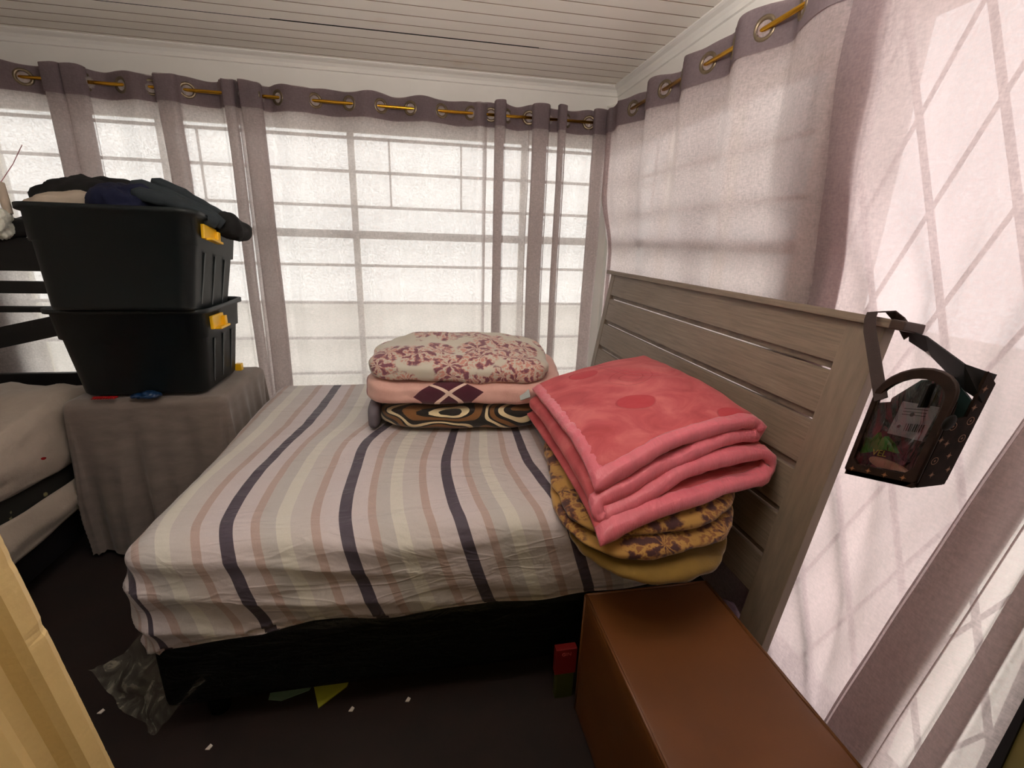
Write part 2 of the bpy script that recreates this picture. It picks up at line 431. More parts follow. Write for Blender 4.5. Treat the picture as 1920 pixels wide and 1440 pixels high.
make_curtain('curtain', [('e',-.845,-.01),('r',-.80),('p',-.755,.062,.07),('r',-.705),('b',-.64),('r',-.575),('p',-.515,.10,.06),('r',-.455),('p',-.388,.048,.085),('r',-.345),('b',-.27),('r',-.205),('p',-.145,.085,.05),('e',-.105,.0)], 'back',
    'narrow-pleated voile curtain panel at the corner end of the long wall', M_curt, seed=4)
make_curtain('curtain', [('e',.125,.01),('p',.18,.05,.03),('e',.26,.01),('f',.36),('r',.463),('b',.55),('r',.625),('f',.72),('r',.813),('b',.89),('r',.965),('f',1.06),('r',1.159),('b',1.25),('r',1.325),('f',1.41),('r',1.489),('b',1.58),('r',1.655),('f',1.76),('f',1.83),('e',1.9,-.01)], 'right',
    'pinkish voile curtain panel behind the far half of the leaning headboard', M_curtR, seed=5, A=.036)
make_curtain('curtain', [('p',(1.905,1.885),(.13,.12),.018),('f',2.0),('r',2.06),('b',2.15),('f',2.26),('r',2.34),('b',(2.43,2.38)),('f',(2.5,2.41)),('e',(2.58,2.45),0)], 'right',
    'creased pinkish voile curtain panel hanging behind the clear-fronted bag', M_curtD, seed=6, A=.012, wrink=.022)
make_curtain('curtain', [('e',(2.67,2.315),.02),('p',(2.685,2.37),(.03,.12),.022),('f',(2.70,2.44)),('b',(2.704,2.48)),('p',(2.708,2.53),(.015,.05),.02),('f',(2.705,2.585)),('e',(2.71,2.618),.0)], 'right',
    'overlapping grey-beige curtain edge nearest the camera, flaring towards the floor', M_curtR, seed=8, A=.012, d0=.035, rings=False, ztop=2.08, zhead=2.0)
rod = thing('curtain_rod', (-1.9,-.09,2.135), 'thin brass curtain rod threaded through the rings along the long wall', 'curtain rod')
tube('pole', [(-3.76,-.09,2.135),(-2.5,-.09,2.137),(-1.2,-.09,2.134),(-.04,-.09,2.138)], .0085, M_brass, rod)
rod2 = thing('curtain_rod', (-.09,-1.3,2.135), 'thin brass curtain rod above the headboard on the right-hand wall', 'curtain rod')
tube('pole', [(-.09,-.10,2.139),(-.09,-1.3,2.134),(-.09,-2.62,2.136)], .0085, M_brass, rod2)
M_white = mat('white_enamel_hook', (225, 222, 214), .4)
for r, pts in ((rod, [(-.06,-.0,2.16),(-.06,-.05,2.165),(-.06,-.09,2.155),(-.06,-.103,2.137),(-.06,-.09,2.122)]),
               (rod, [(-2.14,0,2.16),(-2.14,-.05,2.165),(-2.14,-.09,2.155),(-2.14,-.103,2.137),(-2.14,-.09,2.122)]),
               (rod2, [(0,-.07,2.17),(-.05,-.07,2.17),(-.09,-.115,2.16),(-.103,-.12,2.14),(-.09,-.12,2.122)])):
    tube('hook', pts, .003, M_white, r, 8)
tube('knot', [(-.012,-.012,2.262),(-.02,-.035,2.254),(-.05,-.03,2.244),(-.068,-.015,2.25)], [.004,.009,.008,.003], M_white, None, 8)
tag(bpy.data.objects['knot'], 'small grubby white plastic hook in the ceiling corner', 'hook'); bpy.data.objects['knot'].name = 'corner_hook'

# ---------------------------------------------------------------- puffy cloth slabs
def rbox_pts(n=(24,24,8), p=6.0):
    """unit rounded box surface: returns verts in [-1,1]^3 and faces"""
    vs = []; fs = []; idx = {}
    def V(a):
        k = tuple(round(x, 5) for x in a)
        if k not in idx:
            l = (abs(a[0])**p+abs(a[1])**p+abs(a[2])**p)**(1/p); idx[k] = len(vs); vs.append(Vector(a)/l)
        return idx[k]
    nx, ny, nz_ = n
    g = lambda i, k: -1+2*i/k
    for s in (-1, 1):
        for i in range(nx):
            for j in range(ny):
                q = [V((g(a,nx), g(b,ny), s)) for a, b in ((i,j),(i+1,j),(i+1,j+1),(i,j+1))]; fs.append(tuple(q if s > 0 else q[::-1]))
        for i in range(nx):
            for j in range(nz_):
                q = [V((g(a,nx), s, g(b,nz_))) for a, b in ((i,j),(i+1,j),(i+1,j+1),(i,j+1))]; fs.append(tuple(q[::-1] if s > 0 else q))
        for i in range(ny):
            for j in range(nz_):
                q = [V((s, g(a,ny), g(b,nz_))) for a, b in ((i,j),(i+1,j),(i+1,j+1),(i,j+1))]; fs.append(tuple(q if s > 0 else q[::-1]))
    return vs, fs
def puffy(name, corners, h, m_, parent=None, p=5.0, amp=.008, freq=7, layers=0, ldepth=.012, dome=0.0, sag=0.0, n=(30,30,12), seed=0, lw=3.0):
    """corners: 4 base points (x-y- , x+y-, x+y+, x-y+); slab of height h (scalar or 4 heights)"""
    vs, fs = rbox_pts(n, p); out = []
    hs = h if isinstance(h, (list, tuple)) else [h]*4
    C = [Vector(c) for c in corners]
    for v in vs:
        s, t, q = (v.x+1)/2, (v.y+1)/2, (v.z+1)/2
        rad = max(abs(v.x), abs(v.y))
        pv = Vector(v)
        if layers:
            ph = q*layers; dd = abs(math.cos(PI*ph))**lw if False else (1-abs(math.sin(PI*ph)))**2
            if .02 < q < .98: pv.x *= 1-ldepth*dd*6; pv.y *= 1-ldepth*dd*6
            j = int(ph); pv.x *= 1+.03*nz(j*3.1+seed, 0, 1, 1); pv.y *= 1+.03*nz(0, j*2.7+seed, 1, 1)
            s, t = (pv.x+1)/2, (pv.y+1)/2
        w_ = [(1-s)*(1-t), s*(1-t), s*t, (1-s)*t]
        base = Vector((0,0,0)); hh = 0
        for a, b, c in zip(w_, C, hs): base += b*a; hh += c*a
        z = q*hh+dome*q*(1-v.x**2)*(1-v.y**2)-sag*rad**4*(1-q)*.0
        P = base+Vector((0,0,z))
        d = Vector((v.x, v.y, v.z)).normalized()
        P += d*amp*(nz(P.x+seed, P.y, P.z, freq)+.5*nz(P.x, P.y+seed, P.z*1.5, freq*2.3))
        out.append(P)
    return pyd(name, out, fs, m_, parent)

# ---------------------------------------------------------------- bed: base and striped cover
def plastic_black():
    mt, nt, b = new_mat('black_base_fabric_under_film'); v = coords(nt, (1,1,2.5))
    L(nt, ramp(nt, noise_tex(nt, v, 3, 4), [(.3, lin((7,9,9))), (.7, lin((15,19,19)))]), b.inputs['Base Color'])
    b.inputs['Roughness'].default_value = .33
    b.inputs['Specular IOR Level'].default_value = .35
    bump(nt, b, noise_tex(nt, coords(nt, (1,1,3)), 9, 6, .6, 1.5), .5, .02); return mt
M_base = plastic_black()
base = thing('divan', (-1.1,-1.2,0), 'black divan bed base wrapped in clear plastic film under the striped cover', 'bed base')
bm = bmesh.new(); box(bm, -1.99, -.33, -1.935, -.52, .10, .352, .03)
ob('body', bm, M_base, base, True)
for x, y in ((-1.88,-1.86),(-.42,-1.86),(-1.88,-.62),(-.42,-.62)):
    bm = bmesh.new(); bmesh.ops.create_cone(bm, cap_ends=True, segments=16, radius1=.028, radius2=.036, depth=.12, matrix=Matrix.Translation((x,y,.06))); ob('foot', bm, M_base, base)
def film():
    mt, nt, b = new_mat('loose_clear_film'); nt.nodes.remove(b); out = nt.nodes['Material Output']
    t = N(nt, 'ShaderNodeBsdfTransparent'); d = N(nt, 'ShaderNodeBsdfPrincipled'); d.inputs['Base Color'].default_value = lin((165,160,146)); d.inputs['Roughness'].default_value = .3
    n = noise_tex(nt, coords(nt, (1,1,1)), 14, 5, .7, 1)
    mx = N(nt, 'ShaderNodeMixShader'); L(nt, ramp(nt, n, [(.45, (.12,)*3+(1,)), (.72, (.8,)*3+(1,))]), mx.inputs[0])
    L(nt, t.outputs[0], mx.inputs[1]); L(nt, d.outputs[0], mx.inputs[2]); L(nt, mx.outputs[0], out.inputs[0])
    return mt
M_film = film()
# loose film flap spreading on the floor at the foot corner
vs = []; fs = []
for i in range(17):
    for j in range(15):
        a, b = i/16, j/14
        p0 = Vector((-1.97,-1.70,.30)).lerp(Vector((-1.86,-1.95,.20)), a); p1 = Vector((-2.36,-1.66,.012)).lerp(Vector((-2.05,-1.93,.012)), a)
        p = p0.lerp(p1, b**.7); p.z = p0.z*(1-b)**1.6+.008+.02*abs(nz(a*3, b*3, 0, 2.5))*b
        p += Vector((.03*nz(a*4, b*4, 1, 1), .03*nz(a*4, b*4, 5, 1), 0)); vs.append(p)
for i in range(16):
    for j in range(14): fs.append((i*15+j, i*15+j+1, (i+1)*15+j+1, (i+1)*15+j))
pyd('plastic_film', vs, fs, M_film, base)

YK = [-.5,-1.1,-1.35,-1.6,-1.85,-2.0,-2.26]
DK = [[-2.26,-2.24,-2.2,-2.18,-2.14,-2.09,-2.05],[-2.02,-2.04,-2.06,-2.08,-2.065,-2.01,-1.93],[-1.68,-1.715,-1.755,-1.785,-1.775,-1.73,-1.655],[-1.33,-1.354,-1.447,-1.462,-1.46,-1.43,-1.355],
      [-1.08,-1.07,-1.115,-1.154,-1.144,-1.115,-1.035],[-.84,-.84,-.846,-.855,-.83,-.80,-.715],[-.55,-.54,-.53,-.52,-.51,-.50,-.44],[-.2,-.2,-.2,-.2,-.2,-.2,-.16]]
DK[0] = [a-.30 for a in DK[1]]
def hermite(xs, ys, x):
    x = max(xs[0], min(xs[-1], x)); i = 0
    while i < len(xs)-2 and xs[i+1] < x: i += 1
    def sl(k):
        if k == 0: return (ys[1]-ys[0])/(xs[1]-xs[0])
        if k == len(xs)-1: return (ys[-1]-ys[-2])/(xs[-1]-xs[-2])
        return (ys[k+1]-ys[k-1])/(xs[k+1]-xs[k-1])
    h = xs[i+1]-xs[i]; t = (x-xs[i])/h; t2 = t*t; t3 = t2*t
    return (2*t3-3*t2+1)*ys[i]+(t3-2*t2+t)*h*sl(i)+(-2*t3+3*t2)*ys[i+1]+(t3-t2)*h*sl(i+1)
NY_ = [-y for y in YK]
def stripe_u(x, y):
    ks = [hermite(NY_, d, -y) for d in DK]
    if x <= ks[0]: return (x-ks[0])/(ks[1]-ks[0])
    for i in range(len(ks)-1):
        if x < ks[i+1]: return i+(x-ks[i])/(ks[i+1]-ks[i])
    return len(ks)-1+(x-ks[-1])/.3
def sheet_mat():
    mt, nt, b = new_mat('striped_cotton'); tc = N(nt, 'ShaderNodeUVMap'); sx = N(nt, 'ShaderNodeSeparateXYZ'); L(nt, tc.outputs[0], sx.inputs[0])
    fr = math_(nt, 'FRACT', sx.outputs[0])
    DKC, LT, TN, GR, CR, GL = (80,71,84), (204,193,196), (182,160,154), (191,185,184), (212,207,199), (199,191,190)
    st_ = [(0,DKC),(.055,LT),(.20,TN),(.275,GR),(.41,CR),(.53,GL),(.70,TN),(.78,LT),(.945,DKC)]
    c = ramp(nt, fr, [(p, lin(q)) for p, q in st_], 'CONSTANT')
    fl = noise_tex(nt, coords(nt), 400, 2, .6)
    c2 = mixc(nt, 1.0, c, ramp(nt, fl, [(.3, (.90,.90,.90,1)), (.7, (1,1,1,1))]), 'MULTIPLY')
    L(nt, c2, b.inputs['Base Color']); b.inputs['Roughness'].default_value = .55; b.inputs['Sheen Weight'].default_value = .15
    b.inputs['Specular IOR Level'].default_value = .25
    v = coords(nt, (1,3.2,3), rot=(0,0,.25)); v2 = coords(nt, (1.4,1,2), loc=(3,1,0))
    rd = math_(nt, 'ABSOLUTE', math_(nt, 'SUBTRACT', noise_tex(nt, v, 2.4, 2, .5, 1.6), .5)); rd = ramp(nt, rd, [(0, (1,1,1,1)), (.05, (0,0,0,1))])
    h = math_(nt, 'ADD', math_(nt, 'MULTIPLY', rd, .08), math_(nt, 'ADD', noise_tex(nt, v, 2.2, 3, .5, 1.2), math_(nt, 'MULTIPLY', noise_tex(nt, v2, 7, 3, .5, .8), .3)))
    bump(nt, b, h, .5, .028); return mt
M_sheet = sheet_mat()
X0, X1, Y0, Y1, ZT, RR = -2.0, -.27, -1.985, -.50, .665, .07
def sheet():
    ax = []; 
    NX, NY = 240, 240; D = .36
    vs = []; fs = []; uvs = []
    for j in range(NY+1):
        b = (Y0-D+RR)+(Y1-Y0+2*D-2*RR)*j/NY
        for i in range(NX+1):
            a = (X0-D+RR)+(X1-X0+2*D-2*RR)*i/NX
            cx = min(max(a, X0+RR), X1-RR); cy = min(max(b, Y0+RR), Y1-RR)
            ox, oy = a-cx, b-cy; Ln = math.hypot(ox, oy)
            hem = .315+.012*math.sin(a*5)+.02*nz(a, b, 0, 3)
            if oy < 0:   # front hem height varies: lower at the foot corner
                hem += .05*max(0, min(1, (-1.55-a)/.4))-.01*max(0, min(1, (a+1.3)/.5))+.02*math.exp(-((a+1.35)/.12)**2)
            dirx, diry = (ox/Ln, oy/Ln) if Ln > 1e-6 else (0, 0)
            Lc = min(Ln, hem); th = min(Lc/RR, PI/2)
            x = cx+dirx*RR*math.sin(th); y = cy+diry*RR*math.sin(th)
            drop = RR*(1-math.cos(th))+max(0, Lc-RR*PI/2); z = ZT-drop
            # top undulation
            z += .012*nz(a, b, 0, 2.3)+.004*nz(a*1.5, b*4, 2, 3)+.012*math.exp(-((a+1.0)/.5)**2-((b+1.75)/.3)**2)
            dn = max(0, drop-.02)
            # side wrinkles: slanting folds + belly
            wv = 1-2.6*abs(math.sin(.5*(drop*62-a*8.5+3.0*nz(a, 0, drop*2, 2.0))))**.8
            foot = max(0, min(1, (-1.0-a)/.5))
            off = .013*math.sin(min(1, drop/.28)*PI)*.8+.006*wv*min(1, dn/.04)*(.06+.8*foot)
            off += .012*nz(a*1.2, b*1.2, drop*3, 4)*min(1, dn/.05)
            if Lc >= hem-.02: off -= .015
            x += dirx*off; y += diry*off
            vs.append((x, y, z)); uvs.append((stripe_u(a if oy < 0 or ox >= 0 or True else x, min(-.5, max(-2.26, b))), b))
    for j in range(NY):
        for i in range(NX): k = j*(NX+1)+i; fs.append((k, k+1, k+NX+2, k+NX+1))
    o = pyd('bed_cover', vs, fs, M_sheet)
    uv = o.data.uv_layers.new(name='UVMap')
    for lp in o.data.loops: uv.data[lp.index].uv = uvs[lp.vertex_index]
    return tag(o, 'bed cover striped in grey, cream, tan and dark plum drawn over the mattress', 'bed cover')
sheet()

# ---------------------------------------------------------------- headboard
def wood():
    mt, nt, b = new_mat('taupe_limed_wood'); 
    n = noise_tex(nt, coords(nt, (12,1.2,30)), 5, 6, .65, .4)
    L(nt, ramp(nt, n, [(.25, lin((106,91,78))), (.5, lin((128,112,97))), (.75, lin((146,130,114)))]), b.inputs['Base Color'])
    b.inputs['Roughness'].default_value = .5; bump(nt, b, n, .25, .003); return mt
M_wood = wood()
M_wood2 = mat('scuffed_groove_wood', (112,97,84), .55, var=.35, nscale=5, stretch=(1,3,8))
M_woodV = mat('taupe_upright_wood', (130,114,99), .5, var=.16, nscale=5, stretch=(10,10,1))
M_capend = mat('dark_cap_end', (60,42,34), .5)
lean = math.atan2(.14, .93)
HB = Matrix.Translation((-.29+0.006, 0, 0)) @ Matrix.Rotation(lean, 4, 'Y')   # local x = thickness (front at 0), z up along board
hb = thing('headboard', (-.25,-1.27,0), 'taupe wooden headboard of horizontal planks, leaning against the curtain', 'headboard')
ZTOP = 1.29/math.cos(lean)-.004
def hbx(name, x0, x1, y0, y1, z0, z1, m_, bev=.002, parent=hb): return bx(name, x0, x1, y0, y1, z0, z1, m_, parent, bev, HB)
hbx('stile', -.0, .03, -2.165, -2.055, .0, ZTOP-.022, M_woodV)
hbx('stile', -.0, .03, -.43, -.375, .0, ZTOP-.022, M_woodV)
grooves = [1.150, 1.000, .845, .695, .545]
zt = ZTOP-.022; zb = .405
edges = [zt]+[g_ for g_ in grooves]+[zb]
for i in range(len(edges)-1):
    top = edges[i]-(.013 if i > 0 else 0); bot = edges[i+1]+(.012 if i+1 < len(edges)-1 else 0)
    hbx('plank', .002, .024, -2.056, -.429, bot, top, M_wood, .0015)
for g_ in grooves:
    hbx('groove_strip', .013, .022, -2.056, -.429, g_-.008, g_+.012, M_wood2, .0005)
hbx('top_cap', -.018, .045, -2.215, -.335, ZTOP-.022, ZTOP, M_wood, .003)
hbx('cap_end', -.019, .046, -2.222, -2.185, ZTOP-.023, ZTOP+.001, M_capend, .004)

# added bowl lamp out of view; throws fill light at the ceiling
pl = thing('fill_bowl_lamp', (-1.1,-2.42,1.9), 'added white bowl lamp, out of view, giving fill light to the ceiling', 'lamp')
vs = []; fs = []; S = 32
pr_ = [(.0,1.895),(.06,1.90),(.12,1.918),(.17,1.95),(.195,1.985),(.188,1.987),(.165,1.958),(.115,1.927),(.055,1.911),(.0,1.907)]
for r0, z0 in pr_:
    for k in range(S): vs.append((-1.1+r0*math.cos(2*PI*k/S), -2.42+r0*math.sin(2*PI*k/S), z0))
for i in range(len(pr_)-1):
    for k in range(S): fs.append((i*S+k, i*S+(k+1)%S, (i+1)*S+(k+1)%S, (i+1)*S+k))
M_bowl = mat('white_enamel_bowl', (236,232,224), .5, bmp=0)
pyd('shade', vs, fs, M_bowl, pl)
for k in range(3):
    a = 2*PI*k/3; tube('cord', [(-1.1+.19*math.cos(a), -2.42+.19*math.sin(a), 1.985), (-1.1,-2.42,2.30)], .002, M_bowl, pl, 6)
tube('ceiling_rose', [(-1.1,-2.42,2.295),(-1.1,-2.42,2.36)], .03, M_bowl, pl, 16)
# ---------------------------------------------------------------- covered box, bins
M_cloth = mat('taupe_ribbed_throw', (122,110,104), .9, var=.14, nscale=9, bmp=.4, bscale=160, bdist=.003, sheen=.3, stretch=(1,1,3))
def draped_box(name, x0, x1, y0, y1, zt, m_, label, cat):
    NX = 130; vs = []; fs = []; D = zt-.01; R = .03
    n = 120; sx = x1-x0; sy = y1-y0
    for j in range(n+1):
        for i in range(n+1):
            a = x0-D+(sx+2*D)*i/n; b = y0-D+(sy+2*D)*j/n
            # denser use of the top: remap so that corners gather
            cx = min(max(a, x0+R), x1-R); cy = min(max(b, y0+R), y1-R); ox, oy = a-cx, b-cy; Ln = math.hypot(ox, oy)
            Lc = min(Ln, D+.0); dx, dy = (ox/Ln, oy/Ln) if Ln > 1e-6 else (0,0)
            th = min(Lc/R, PI/2); x = cx+dx*R*math.sin(th); y = cy+dy*R*math.sin(th); drop = R*(1-math.cos(th))+max(0, Lc-R*PI/2)
            f = min(1, drop/.55); s = (cx if abs(oy) > abs(ox) else cy)+math.atan2(dy, dx)*.12
            off = f*(.02+.026*math.sin(s*29+2*nz(s, 0, 0, 6)-drop*.6)+.013*math.sin(s*63+1.3)+.016*nz(s, drop*.4, 0, 9))
            x += dx*off; y += dy*off; z = zt-drop+.003*nz(a, b, 0, 9)
            if Lc >= D-.001: z = max(.004, z+.012*nz(s, 1, 0, 40))
            vs.append((x, y, max(z, .004)))
    for j in range(n):
        for i in range(n): k = j*(n+1)+i; fs.append((k, k+1, k+n+2, k+n+1))
    return tag(pyd(name, vs, fs, m_), label, cat)
draped_box('draped_table', -2.70, -2.075, -1.0, -.44, .75, M_cloth, 'small table under a floor-length taupe throw, holding the stacked bins', 'table')

M_bin = mat('charcoal_plastic', (13,22,25), .45, var=.1, nscale=4, bmp=.08, bscale=120)
M_yel = mat('yellow_clip_plastic', (238,186,26), .4, var=.05)
def bin_(z0, tilt, yc, xc, label, wid=.56, dep=.46, h=.37, rimz=None):
    root = thing('storage_bin', (xc, yc, z0), label, 'storage bin', 'dark storage bins stacked on the draped table')
    T = Matrix.Translation((xc, yc, z0)) @ Matrix.Rotation(tilt, 4, 'X')
    def ring(wd, dp, z, r, n=6):
        P = []
        for cx, cy, a0 in ((wd/2-r, dp/2-r, 0), (-wd/2+r, dp/2-r, PI/2), (-wd/2+r, -dp/2+r, PI), (wd/2-r, -dp/2+r, 1.5*PI)):
            for k in range(n+1):
                a = a0+PI/2*k/n; P.append(Vector((cx+r*math.cos(a), cy+r*math.sin(a), z)))
        return P
    tw, td = .105, .09
    lv = [(wid-tw-.02, dep-td-.02, 0, .04), (wid-tw, dep-td, .012, .05), (wid-.05, dep-.045, h*.66, .06), (wid-.035, dep-.03, h*.665, .06), (wid-.02, dep-.015, h-.02, .06),
          (wid+.012, dep+.012, h-.018, .065), (wid+.014, dep+.014, h, .066), (wid-.006, dep-.006, h, .06), (wid-.03, dep-.03, h-.02, .055), (wid-.06, dep-.055, h*.6, .055), (wid-tw-.01, dep-td-.01, .02, .045)]
    rings = [ring(*l) for l in lv]; vs = []; fs = []; n = len(rings[0])
    for R_ in rings: vs += [T @ p for p in R_]
    for i in range(len(rings)-1):
        for k in range(n): fs.append((i*n+k, i*n+(k+1)%n, (i+1)*n+(k+1)%n, (i+1)*n+k))
    fs.append(tuple(range(n))[::-1]); fs.append(tuple(range((len(rings)-1)*n, len(rings)*n)))
    o = pyd('tub', vs, fs, M_bin, root, True)
    # vertical ribs on the end wall
    for yy in (-.10, .0, .10):
        a = T @ Vector(((wid-tw)/2-.001, yy, .03)); b = T @ Vector(((wid-.05)/2-.001, yy, h*.62))
        bm = bmesh.new(); obox(bm, a, b, .012, .008, T.to_3x3() @ Vector((1,0,0))); ob('rib', bm, M_bin, root)
    # yellow clip handle near the front corner of the right end, and the mirrored one at the back
    for yy in (-.09,):
        cl = bmesh.new()
        xx = (wid-.02)/2
        box(cl, xx-.002, xx+.012, yy-.065, yy+.055, h-.095, h-.038, .004)
        box(cl, xx+.006, xx+.034, yy-.045, yy+.06, h-.098, h-.088, .003)
        box(cl, xx+.006, xx+.026, yy+.03, yy+.055, h-.098, h-.05, .003)
        bmesh.ops.transform(cl, matrix=T, verts=cl.verts); ob('clip', cl, M_yel, root)
    return root
b1 = bin_(.762, 0, -.765, -2.40, 'dark plastic storage bin standing directly on the draped table', wid=.585, dep=.48)
b2 = bin_(1.105, math.radians(-10.5), -.87, -2.37, 'open dark storage bin heaped with clothes, tilted on the lower bin', wid=.60, dep=.49, h=.38)
bx('corner_lug', -2.165, -2.135, -.60, -.57, .765, .80, M_yel, b1, .003)

# clothes in the upper bin: each its own thing
def heap(name, pts, m_, label, cat='clothing', p=2.6, amp=.02, freq=9, n=(20,20,10), seed=0, group='clothes heaped in the upper bin'):
    """pts: (centre),(half x axis),(half y axis),(half z axis)"""
    c, ax, ay, az = [Vector(q) for q in pts]; vs, fs = rbox_pts(n, p); out = []
    for v in vs:
        P = c+ax*v.x+ay*v.y+az*v.z
        d = (ax.normalized()*v.x+ay.normalized()*v.y+az.normalized()*v.z).normalized()
        q = nz(P.x+seed, P.y, P.z, freq); q2 = 1-2*abs(nz(P.x, P.y+seed, P.z, freq*2))
        out.append(P+d*amp*(q+.5*q2))
    return tag(pyd(name, out, fs, m_), label, cat, group)
M_cblack = mat('black_knit', (17,16,17), .95, bmp=.4, bscale=40)
M_navy = mat('navy_knit', (14,20,52), .95, bmp=.4, bscale=60)
M_beige = mat('beige_cotton', (196,180,164), .9, bmp=.3, bscale=20)
M_char = mat('charcoal_denim', (44,52,58), .9, bmp=.4, bscale=80, var=.2)
heap('garment', [(-2.52,-.80,1.545), (.18,0,.015), (0,.14,0), (0,0,.075)], M_cblack, 'black garment heaped at the back left of the upper bin', amp=.03, seed=1)
heap('garment', [(-2.55,-.955,1.522), (.12,0,.016), (0,.045,0), (0,0,.032)], M_beige, 'pale beige garment spilling over the rim of the upper bin', amp=.02, seed=2)
heap('garment', [(-2.345,-.90,1.53), (.085,0,0), (0,.12,0), (0,0,.066)], M_navy, 'dark navy garment bundled in the middle of the upper bin', amp=.03, seed=3, freq=12)
tr = thing('trousers', (-2.2,-.85,1.52), 'folded charcoal trousers sloping down the right of the upper bin', 'clothing', 'clothes heaped in the upper bin')
for k in range(4):
    a = Vector(((-2.30,-2.325,-2.28,-2.25)[k], -.97+.06*k, (1.575,1.612,1.628,1.59)[k])); b = Vector((-2.04, -.90+.055*k, 1.47-.002*k))
    pts = [a.lerp(b, t) + Vector((0, 0, .02*math.sin(t*PI)+.01*nz(k, t*3, 0, 1))) for t in [i/10 for i in range(11)]]
    o = tube('leg', pts, [.008]+[.019+.004*nz(k, i, 0, .7) for i in range(9)]+[.016], M_char, tr, 12, True, 1.4)
heap('garment', [(-2.05,-.72,1.455), (.055,0,-.015), (0,.11,0), (0,0,.045)], M_cblack, 'black cloth tucked at the far right end of the upper bin', amp=.03, seed=6)
# white handle with cord and crumpled bag at the left rim
wh = thing('hair_brush', (-2.69,-1.03,1.5), 'cream plastic brush handle poking up beside the upper bin', 'brush')
tube('handle', [(-2.675,-1.03,1.48),(-2.685,-1.02,1.53),(-2.695,-1.0,1.585)], [.012,.014,.009], M_beige, wh, 12)
tube('cord', [(-2.695,-1.0,1.588),(-2.71,-.9,1.66),(-2.73,-.8,1.74)], .0014, mat('pink_cord', (190,130,140), .7), wh, 6)
M_bag = mat('crumpled_white_plastic', (215,215,205), .35, bmp=.6, bscale=30, bdist=.01)
heap('plastic_bag', [(-2.73,-1.04,1.445), (.05,0,0), (0,.04,0), (0,0,.035)], M_bag, 'crumpled white plastic bag beside the rim of the upper bin', 'bag', amp=.03, freq=22, seed=3, group=None)
# red clips and blue packet on the table
M_red = mat('red_plastic', (160,18,22), .4)
M_blue = mat('blue_foil', (16,45,80), .3)
pg = thing('comb', (-2.525,-1.0,.765), 'small red plastic comb on the draped table edge', 'comb')
bx('spine', -2.57, -2.48, -1.005, -.995, .765, .772, M_red, pg, .002)
for k in range(9): bx('tooth', -2.568+.01*k, -2.564+.01*k, -1.018, -1.005, .765, .769, M_red, pg)
heap('foil_packet', [(-2.375,-.99,.768), (.05,0,0), (0,.03,0), (0,0,.008)], M_blue, 'crumpled blue packet on the table below the bins', 'packet', amp=.012, freq=30, seed=4, group=None)

# ---------------------------------------------------------------- bunk bed at the left
M_bunk = mat('black_bunk_timber', (14,12,14), .5, var=.2)
bk = thing('bunk_bed', (-3.2,-1.4,0), 'black slatted bunk bed frame standing at the left edge', 'bed')
for za, zb, th in ((1.225,1.385,.03),(1.115,1.175,.03),(1.02,1.05,.03),(.60,.70,.03),(.50,.545,.03)):
    bx('slat', XL+.02, -2.80, -.34, -.31, za, zb, M_bunk, bk, .003)
bx('post', -2.83, -2.77, -.36, -.29, 0, 1.5, M_bunk, bk, .004)
bm = bmesh.new(); obox(bm, (-3.6,-.37,.83), (-2.83,-.37,1.01), .03, .10, Vector((0,0,1))); ob('brace', bm, M_bunk, bk)
bx('side_rail', -2.80, -2.765, -2.4, -.36, .10, .33, M_bunk, bk, .004)
bx('side_rail', XL+.02, XL+.06, -2.4, -.36, .10, .33, M_bunk, bk, .004)
bx('foot_end', XL+.02, -2.765, -2.44, -2.40, .0, .5, M_bunk, bk, .004)
def floral_dark():
    mt, nt, b = new_mat('dark_mattress_ticking'); 
    vo = N(nt, 'ShaderNodeTexVoronoi'); vo.inputs['Scale'].default_value = 13; L(nt, coords(nt), vo.inputs[0])
    k = math_(nt, 'ADD', vo.outputs[0], math_(nt, 'MULTIPLY', noise_tex(nt, coords(nt), 60, 2), .25))
    L(nt, ramp(nt, k, [(.0, lin((170,160,110))), (.21, lin((120,112,84))), (.25, lin((36,34,30)))], 'CONSTANT'), b.inputs['Base Color'])
    b.inputs['Roughness'].default_value = .8; return mt
mt_ = puffy('bunk_mattress', [(-3.74,-2.38,.32),(-2.775,-2.38,.32),(-2.775,-.38,.32),(-3.74,-.38,.32)], .24, floral_dark(), p=10, amp=.006)
tag(mt_, 'dark patterned mattress on the black bunk at the left edge', 'mattress')
M_blk = mat('pale_grey_blanket', (178,164,152), .95, var=.1, bmp=.5, bscale=70, bdist=.004, sheen=.2)
def strip_cloth(name, top, m_, label, cat, thick=.014, n=(40,40), seed=0):
    """top(a,b)->Vector for a,b in 0..1; closed thin cloth"""
    nx, ny = n; vs = []; fs = []
    for s in (0, 1):
        for i in range(nx+1):
            for j in range(ny+1):
                p = top(i/nx, j/ny); e = 1e-3
                a = top(min(1, i/nx+e), j/ny)-top(max(0, i/nx-e), j/ny); b = top(i/nx, min(1, j/ny+e))-top(i/nx, max(0, j/ny-e))
                nn = a.cross(b).normalized() if a.length*b.length > 0 else Vector((0,0,1))
                vs.append(p-nn*thick*s)
    W_ = (nx+1)*(ny+1)
    for i in range(nx):
        for j in range(ny):
            k = i*(ny+1)+j; q = (k, k+ny+1, k+ny+2, k+1); fs.append(q); fs.append(tuple(W_+x for x in q[::-1]))
    def idx(i, j): return i*(ny+1)+j
    border = [idx(i,0) for i in range(nx+1)]+[idx(nx,j) for j in range(1,ny+1)]+[idx(i,ny) for i in range(nx-1,-1,-1)]+[idx(0,j) for j in range(ny-1,0,-1)]
    for a, b in zip(border, border[1:]+border[:1]): fs.append((b, a, W_+a, W_+b))
    return tag(pyd(name, vs, fs, m_), label, cat)
